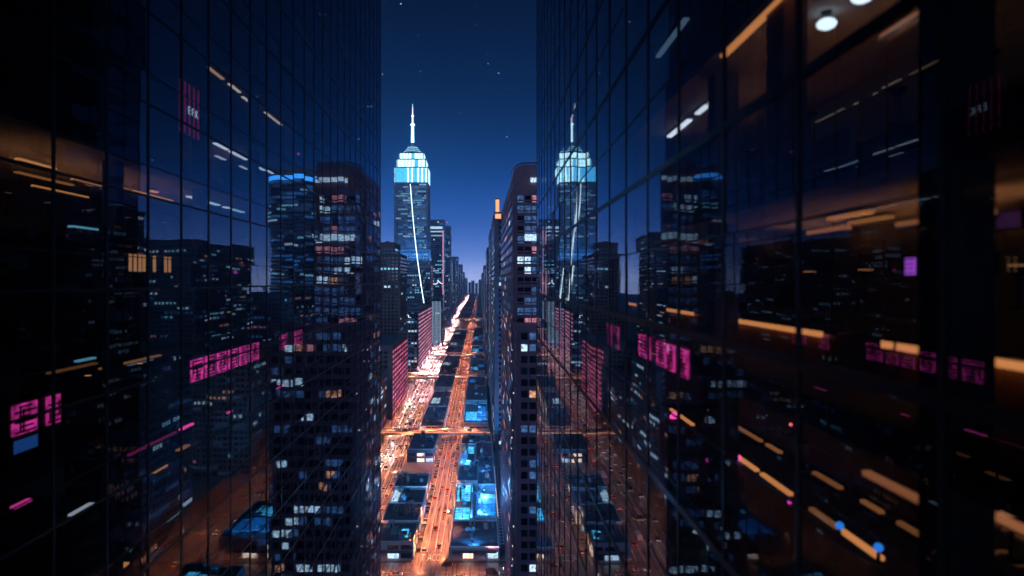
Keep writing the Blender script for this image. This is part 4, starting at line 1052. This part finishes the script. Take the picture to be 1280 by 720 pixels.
# ------------------------------------------------------------------ street lamps
LC={'o':(1.0,.24,.085),'w':(1.0,.29,.13),'p':(1.0,.42,.42)}
lens={k:glow('lamp_lens_'+k,[min(1,c*1.0) for c in v],14) for k,v in LC.items()}
def lamp_mesh(h, reach):
    a=MB(); a.cone(0,0,0,h,.11,.07,8); a.cone(0,0,0,.5,.2,.17,8)
    b=MB(); b.tube([(0,0,h-.1),(reach*.3,0,h+.45),(reach*.75,0,h+.62),(reach,0,h+.55)],.05,6)
    c=MB(); c.prism([(reach-.25,-.16),(reach+.5,-.2),(reach+.62,0),(reach+.5,.2),(reach-.25,.16)],h+.45,h+.62)
    d=MB(); d.box(reach-.1,reach+.46,-.15,.15,h+.34,h+.448)
    return a,b,c,d
LAMPME={}
def street_lamp(k,label,x,y,rz,power,group,h=9.5,reach=2.2,z0=.15):
    key=(k,h,reach); power*=.82
    if key not in LAMPME:
        a,b,c,d=lamp_mesh(h,reach); LAMPME[key]=(a.mesh('pole',metal_d),b.mesh('arm',metal_d),c.mesh('lamp_head',metal_d),d.mesh('lens',lens[k]))
    t=thing('street_lamp',label,'street lamp',(x,y,z0),rz,group)
    for n,me in zip(('pole','arm','lamp_head'),LAMPME[key]): o=link(n,me,t)
    link('lens',LAMPME[key][3],o)
    lk=(k,round(power))
    if lk not in LAMPME:
        L=bpy.data.lights.new('lamp_light','SPOT'); L.energy=power; L.color=LC[k]; L.spot_size=R(150); L.spot_blend=.6; L.shadow_soft_size=.25; LAMPME[lk]=L
    lo=bpy.data.objects.new('lamp_light',LAMPME[lk]); COL.objects.link(lo); lo.parent=t; lo.location=(reach+.2,0,h+.28)
for s,nm,nw,nf in ((-1,'island kerb','kerb by the striped buildings','nearer kerb'),(1,'kerb by the lit roofs','island kerb','further kerb')):
    y=298; i=0
    while y<5800:
        street_lamp('o',f'orange street lamp, {nth(i)} on the {nm} of the orange avenue',AXO+s*7.3,y+(16 if s>0 else 0),0 if s<0 else math.pi,(40000 if y<420 else 29000) if y<1250 else 90000 if y<2200 else 260000,'orange street lamps'); y+=37 if y<1250 else 90 if y<2200 else 220; i+=1
    y=296; i=0
    while y<5900:
        far=y>900
        street_lamp('w' if y<640 else 'p',f'pale street lamp, {nth(i)} on the {nw} of the wide avenue',axl(y)+s*10.9,y+(18 if s>0 else 0),0 if s<0 else math.pi,(36000 if y<640 else 60000) if not far else (520000 if y<2100 else 2600000),'pale street lamps',11,3.2); y+=38 if not far else (64 if y<2100 else 130); i+=1
    y=160; i=0
    while y<900:
        street_lamp('o',f'street lamp on the mirrored avenue, {nth(i)} on its {nf}',AXR+s*9.7,y,0 if s<0 else math.pi,190000,'far avenue street lamps',10,2.6); y+=40; i+=1
for i,x in enumerate((-100,-72,-42,-6,14,40,70)):
    street_lamp('o',f'street lamp beside the cross street, {nth(i)} counted from the long pink sign tower',x,271.6,math.pi/2,52000,'cross street lamps',8.5,2.0)
for oi,y in enumerate(XST[:4]):
    for j,x in enumerate((-100,-80,-40,-10) if oi==0 else (axl(y)-18,-42,-10)):
        t=f'lamp standing on the {nth(oi)} overpass, {nth(j)} from its end over the wide avenue'
        street_lamp('o',t,x,y+6.5,-math.pi/2,42000,'lamps on the overpasses',6,1.6,z0=7.9)

# ------------------------------------------------------------------ vehicles
def paint(nm,c): return mat('car_paint_'+nm,c,.28,.15,var=.05,scale=.5)
CARCOL={'white':(.5,.5,.5),'silver':(.25,.26,.28),'black':(.02,.02,.024),'dark blue':(.03,.05,.14),'red':(.35,.03,.03),'yellow':(.75,.45,.03),'grey':(.16,.165,.175)}
tyre=mat('tyre_rubber',(.02,.02,.02),.85,var=0); rimm=mat('wheel_rim',(.5,.5,.52),.3,.9,var=0)
HL=glow('headlight',(1.0,.84,.76),7); TLt=glow('taillight',(1.0,.06,.03),9); TAXI=glow('taxi_roof_light',(1,.75,.4),4)
VE={}
def vehicle_proto(kind,col):
    """vehicle facing +y; parts as (name, mesh, parent index)"""
    if (kind,col) in VE: return VE[(kind,col)]
    P=[]; pm=paint(col.replace(' ','_'),CARCOL[col])
    dims={'sedan':(4.6,.91,.78,1.45),'taxi':(4.8,.92,.8,1.5),'suv':(4.8,.97,.95,1.78),'van':(5.6,1.0,1.05,2.25),'bus':(11.5,1.27,1.2,3.1),'truck':(8.2,1.22,1.1,3.3)}
    L,hw,belt,top=dims[kind]; f,r_=L/2,-L/2
    b=MB()
    if kind in('sedan','taxi'):
        b.extrude_x([(r_,.35),(f-.1,.3),(f,.48),(f-.05,.66),(f-1.2,belt+.02),(r_+.9,belt+.05),(r_+.05,belt),(r_-.02,.6)],-hw,hw)
        cab=[(f-1.25,belt),(f-2.0,top-.04),(f-2.4,top),(r_+1.5,top),(r_+1.1,top-.06),(r_+.45,belt+.02)]
    elif kind=='suv':
        b.extrude_x([(r_,.4),(f-.1,.36),(f,.55),(f-.05,.85),(f-1.1,belt+.03),(r_+.1,belt+.05),(r_-.02,.7)],-hw,hw)
        cab=[(f-1.15,belt),(f-1.85,top-.05),(f-2.2,top),(r_+.45,top),(r_+.12,belt+.02)]
    elif kind=='van':
        b.extrude_x([(r_,.4),(f-.1,.36),(f,.6),(f-.1,1.0),(f-.9,belt+.05),(r_+.02,belt+.05)],-hw,hw)
        cab=[(f-.9,belt),(f-1.7,top-.1),(f-2.1,top),(r_+.1,top),(r_+.03,belt)]
    elif kind=='bus':
        b.extrude_x([(r_,.4),(f-.05,.35),(f,.6),(f-.02,belt),(r_,belt)],-hw,hw); cab=[(f-.03,belt),(f-.2,top-.15),(f-.5,top),(r_+.2,top),(r_+.02,top-.2),(r_+.02,belt)]
    else:
        b.extrude_x([(r_,.75),(f-1.9,.75),(f-1.9,.45),(f-.05,.4),(f,.7),(f-.05,1.3),(f-.2,2.1),(f-.5,2.35),(f-1.8,2.4),(f-1.85,.95),(r_,.95)],-hw+.05,hw-.05); cab=None
    ci=hw*.86
    if cab:
        n=len(b.v); k=len(cab)
        # glasshouse leans inwards towards the roof
        zb,zt=min(z for y,z in cab),max(z for y,z in cab)
        wv=lambda z:(hw-.03)-(hw-.03-(hw*.8 if kind not in('van','bus') else hw*.95))*(z-zb)/(zt-zb)
        gm=MB()
        gm.v+=[(-wv(z),y,z) for y,z in cab]+[(wv(z),y,z) for y,z in cab]
        gm.f.append(tuple(range(k)[::-1])); gm.f.append(tuple(k+i for i in range(k)))
        for i in range(k):
            j=(i+1)%k; gm.f.append((i,j,k+j,k+i))
        gm.m=[0]*len(gm.f)
        rf=MB(); ys=[y for y,z in cab if z>top-.13]; rw=wv(top)+.015
        rf.box(-rw,rw,min(ys)-.04,max(ys)+.04,top-.02,top+.035)
        if kind in('van',): 
            for s in(-1,1): rf.box(min(s*rw,s*(hw+.005)),max(s*rw,s*(hw+.005)),r_+.1,f-2.6,belt,top-.01)
            rf.box(-hw,hw,r_-.005,r_+.05,belt,top)
        for s in (-1,1):
            for yy in ([f-2.25,r_+1.7] if kind!='bus' else [f-1.5-1.6*q for q in range(6)]): 
                x0,x1=sorted((s*(wv(top)-.0),s*(hw-.02))); rf.box(x0,x1,yy-.05,yy+.05,belt,top-.02)
    P.append(('body',b.mesh('body',pm),None))
    if cab: P.append(('windows',gm.mesh('windows',glass_d),None)); P.append(('roof',rf.mesh('roof',pm),None))
    else:
        c=MB(); c.box(-hw,hw,r_,f-2.05,1.0,top); P.append(('cargo_box',c.mesh('cargo_box',white_p),None))
        c=MB(); c.box(-hw+.18,hw-.18,f-.32,f-.12,1.35,2.05); P.append(('windscreen',c.mesh('windscreen',glass_d),None))
    if kind=='taxi':
        c=MB(); c.box(-.3,.3,-.25,-.05,top+.03,top+.19); P.append(('roof_sign',c.mesh('roof_sign',TAXI),None))
    for s in(-1,1):
        c=MB(); c.prism([(s*hw*.72-.17,f-.12),(s*hw*.72+.17,f-.12),(s*hw*.72+.14,f+.03),(s*hw*.72-.14,f+.03)],.55 if kind!='truck' else .8,.72 if kind!='truck' else 1.0); P.append(('headlight',c.mesh('headlight',HL),None))
        c=MB(); c.box(s*hw*.78-.15,s*hw*.78+.15,r_-.04,r_+.05,.62 if kind!='truck' else .8,.82 if kind!='truck' else 1.0); P.append(('taillight',c.mesh('taillight',TLt),None))
    wr=.33 if kind in('sedan','taxi') else .37 if kind in('suv','van') else .48
    for s in(-1,1):
        for yy in (f-.9*(1 if L<6 else 1.6),r_+.95*(1 if L<6 else 1.9)):
            x0,x1=sorted((s*(hw-.22),s*(hw+.02)))
            c=MB(); c.cyl_x(x0,x1,yy,wr,wr); P.append(('wheel',c.mesh('tyre',tyre),None))
            c=MB(); x0,x1=sorted((s*(hw-.1),s*(hw+.035))); c.cyl_x(x0,x1,yy,wr,wr*.6,10); P.append(('rim',c.mesh('rim',rimm),len(P)-1))
    allm=MB(); mats=[]
    for n,me,_ in P:
        m=me.materials[0]
        if m not in mats: mats.append(m)
        k=len(allm.v); allm.v+=[tuple(v.co) for v in me.vertices]
        for p in me.polygons: allm.f.append(tuple(k+i for i in p.vertices)); allm.m.append(mats.index(m))
    VE[(kind,col)]=(P,allm.mesh(kind+'_far',mats)); return VE[(kind,col)]
NAMES={'sedan':'parked_car','taxi':'taxi','suv':'car','van':'van','bus':'bus','truck':'truck'}
BEAM=bpy.data.lights.new('headlight_beam','SPOT'); BEAM.energy=1500; BEAM.color=(1,.9,.82); BEAM.spot_size=R(36); BEAM.spot_blend=.5; BEAM.shadow_soft_size=.1
def vehicle(kind,col,label,x,y,rz,group,near,lit=True,z=.03,beam=False):
    P,far=vehicle_proto(kind,col)
    nm={'sedan':'car','suv':'car'}.get(kind,kind)
    cat=nm
    if near:
        t=thing(nm,label,cat,(x,y,z),rz,group); made=[]
        for n,me,pi in P: made.append(link(n,me,t if pi is None else made[pi]))
    else:
        t=link(nm,far); t.location=(x,y,z); t.rotation_euler=(0,0,rz); tag(t,label,cat,group)
    if beam:
        o=bpy.data.objects.new('headlight_beam',BEAM); COL.objects.link(o); o.parent=t; o.location=(0,2.7,.75); o.rotation_euler=(R(80),0,0)
rv=random.Random(17)
def rk():
    k=rv.choices(['sedan','taxi','suv','van','bus','truck'],[50,14,20,10,3,4])[0]
    c={'taxi':'yellow','bus':rv.choice(['white','dark blue']),'truck':'white'}.get(k) or rv.choices(['white','silver','black','dark blue','red','grey'],[4,4,5,2,2,4])[0]
    return k,c
KN={'sedan':'car','suv':'tall car','taxi':'taxi','van':'van','bus':'bus','truck':'box truck'}
def lane(fx,off,y0,y1,away,lname,group,gap,faru=560,beams=999999,slope=True):
    y=y0+rv.uniform(0,gap); i=0
    while y<y1:
        if not any(abs(y-q)<2 for q in ()):
            k,c=rk(); dx=(fx(y+5)-fx(y-5))/10; rz=math.atan2(-dx,1)+(0 if away else math.pi)
            vehicle(k,c,f'{c} {KN[k]} heading {"away" if away else "nearer"}, {nth(i)} in the {lname}',fx(y)+off+rv.uniform(-.25,.25),y,rz,group,y<faru,beam=y<beams)
        i+=1; y+=gap*rv.uniform(.55,1.7)*(1+max(0,y-700)/900)+ (6 if k in('bus','truck') else 0)
for off,aw,nm in ((-8.1,False,'wide avenue lane nearest the striped buildings'),(-4.1,False,'second lane of the wide avenue'),(0,False,'middle lane of the wide avenue'),(4.1,True,'fourth lane of the wide avenue'),(8.0,True,'wide avenue lane nearest the island')):
    lane(axl,off,296,2300,aw,nm,'traffic on the wide avenue',26,beams=700)
for off,nm in ((-3.3,'island side lane of the orange avenue'),(0,'middle lane of the orange avenue'),(3.3,'orange avenue lane by the lit roofs')):
    lane(lambda y:AXO,off,300,1300,True,nm,'traffic on the orange avenue',46,beams=560)
for off,aw,nm in ((-5,False,'outer oncoming lane of the mirrored avenue'),(-1.6,False,'inner oncoming lane of the mirrored avenue'),(4,True,'outgoing lane of the mirrored avenue')):
    lane(lambda y:AXR,off,180,820,aw,nm,'traffic on the far avenue, mirrored in the glass',42,faru=0,beams=500)
i=0; y=304
while y<500:       # parked along the west kerb
    if rv.random()<.75 and abs(y-515)>14:
        k=rv.choice(['sedan','sedan','suv','van']); c=rv.choice(['white','silver','white','grey','red','black']); 
        for s,nm in ((-1,'island kerb'),(1,'kerb by the lit roofs')):
            if rv.random()<(.8 if s<0 else .5):
                P,far=vehicle_proto(k,c)
                t=thing({'sedan':'car','suv':'car'}.get(k,k),f'{c} {KN[k]} parked on the orange avenue, {nth(i)} space, {nm}',{'sedan':'car','suv':'car'}.get(k,k),(AXO+s*5.6,y,.03),0,'parked cars along the orange avenue'); made=[]
                for n,me,pi in P:
                    o=link(n,me,t if pi is None else made[pi]); made.append(o)
                    if n in('headlight','taillight'): o.active_material; o.material_slots[0].link='OBJECT'; o.material_slots[0].material=rimm if n=='headlight' else mat('unlit_taillight',(.2,.01,.01),.2,var=0)
    i+=1; y+=6.3
for i,(x,yy,aw) in enumerate(((-58,276,1),(-34,279,1),(-8,276,1),(5,279.5,1),(-48,284,0),(-14,288,0),(12,284,0))):
    k,c=rk(); vehicle(k,c,f'{c} {KN[k]} on the cross street {"heading for the rounded tower" if aw else "heading for the wide avenue"}, number {i+1} there',x,yy,-math.pi/2 if aw else math.pi/2,'traffic on the cross street',True,beam=True)
for oi,y in enumerate(XST[:4]):
    for j in range(5):
        k,c=rk(); s=-1 if j%2 else 1
        vehicle(k,c,f'{c} {KN[k]} crossing the {nth(oi)} overpass, {nth(j)} from its end by the towers',-6-24*j+rv.uniform(-7,7) if oi==0 else -4-14*j+rv.uniform(-4,4),y+s*2.6,math.pi/2 if s>0 else -math.pi/2,'traffic on the overpasses',False,z=7.02)

# coloured floodlights standing on the lit roofs
def roof_flood(label,x,y,z,rz,col,p):
    t=thing('roof_floodlight',label,'floodlight',(x,y,z),rz,'roof floodlights')
    b=MB(); b.cone(0,0,0,1.6,.08,.06,6); b.build('pole',metal_d,t)
    b=MB(); b.box(-.35,.35,-.12,.12,1.6,2.1); b.build('lamp_head',metal_d,t)
    b=MB(); b.box(-.3,.3,.121,.15,1.65,2.05); b.build('lens',glow('flood_lens',(.2,.6,1),6),t)
    L=bpy.data.lights.new('flood_light','SPOT'); L.energy=p; L.color=col; L.spot_size=R(140); L.spot_blend=.7; L.shadow_soft_size=.3
    o=bpy.data.objects.new('flood_light',L); COL.objects.link(o); o.parent=t; o.location=(0,.35,1.9); o.rotation_euler=(R(65),0,0)
FB=(.05,.38,1.0)
for i,(x,y,z,rz,p) in enumerate(((-8.5,329.3,4.85,0,110000),(-8.5,388,4.85,math.pi,110000),(2.2,329.3,6.7,0,110000),(2.2,365,6.7,math.pi,80000),(-8.4,426.8,5.45,0,110000),(-8.4,472.8,5.45,math.pi,110000),(-2,540,15,0,90000),(-2,560,15,0,60000),(-3,295.8,5.5,0,9000),(-40,312,7.7,0,8000),(-44,347.5,7.5,0,9000),(2,391.2,11,0,5000))):
    roof_flood(f'blue floodlight on a short pole, {nth(i)} on the lit roofs by the orange avenue',x,y,z,rz,FB,p)
for i,(xa,xb,ya,yb,*_) in enumerate(ex):
    roof_flood(f'blue floodlight on a mirrored low roof, {nth(i)} behind the rounded tower',(xa+xb)/2,ya+1.2,8.5,0,FB,260000)

for i in range(8):       # rose floodlights added to lend the tower walls a purple city glow
    x,y=1.5,262+i*29
    t=thing('added_wall_floodlight',f'added rose wall floodlight on a short pole, {nth(i)} in front of the purple tower wall',"floodlight",(x,y,14 if i>1 else .15),0,'added rose wall floodlights')
    b=MB(); b.cone(0,0,0 if i<2 else -3.2,1.6,.08,.06,6); b.build('pole',metal_d,t)
    b=MB(); b.box(-.12,.12,-.35,.35,1.6,2.1); b.build('lamp_head',metal_d,t)
    b=MB(); b.box(.121,.15,-.3,.3,1.65,2.05); b.build('lens',glow('rose_lens',(1,.4,.5),4),t)
    if i==0: WL=bpy.data.lights.new('wall_light','SPOT'); WL.energy=26000; WL.color=(1.0,.30,.42); WL.spot_size=R(100); WL.spot_blend=.9; WL.shadow_soft_size=.3
    o=bpy.data.objects.new('wall_light',WL); COL.objects.link(o); o.parent=t; o.location=(.35,0,1.9); o.rotation_euler=(0,R(-150),0)
# ------------------------------------------------------------------ air
hz_=MB(); hz_.box(-2650,2650,-1250,6650,-1,470)
hm=bpy.data.materials.new('night_haze'); hm.use_nodes=True; nt=hm.node_tree; nt.nodes.remove(nt.nodes['Principled BSDF'])
pv_=nt.nodes.new('ShaderNodeVolumePrincipled'); pv_.inputs['Color'].default_value=(.38,.66,1,1); pv_.inputs['Density'].default_value=.00025; pv_.inputs['Anisotropy'].default_value=.72
nt.links.new(pv_.outputs[0],nt.nodes['Material Output'].inputs['Volume'])
o=hz_.build('haze',hm); o['kind']='stuff'
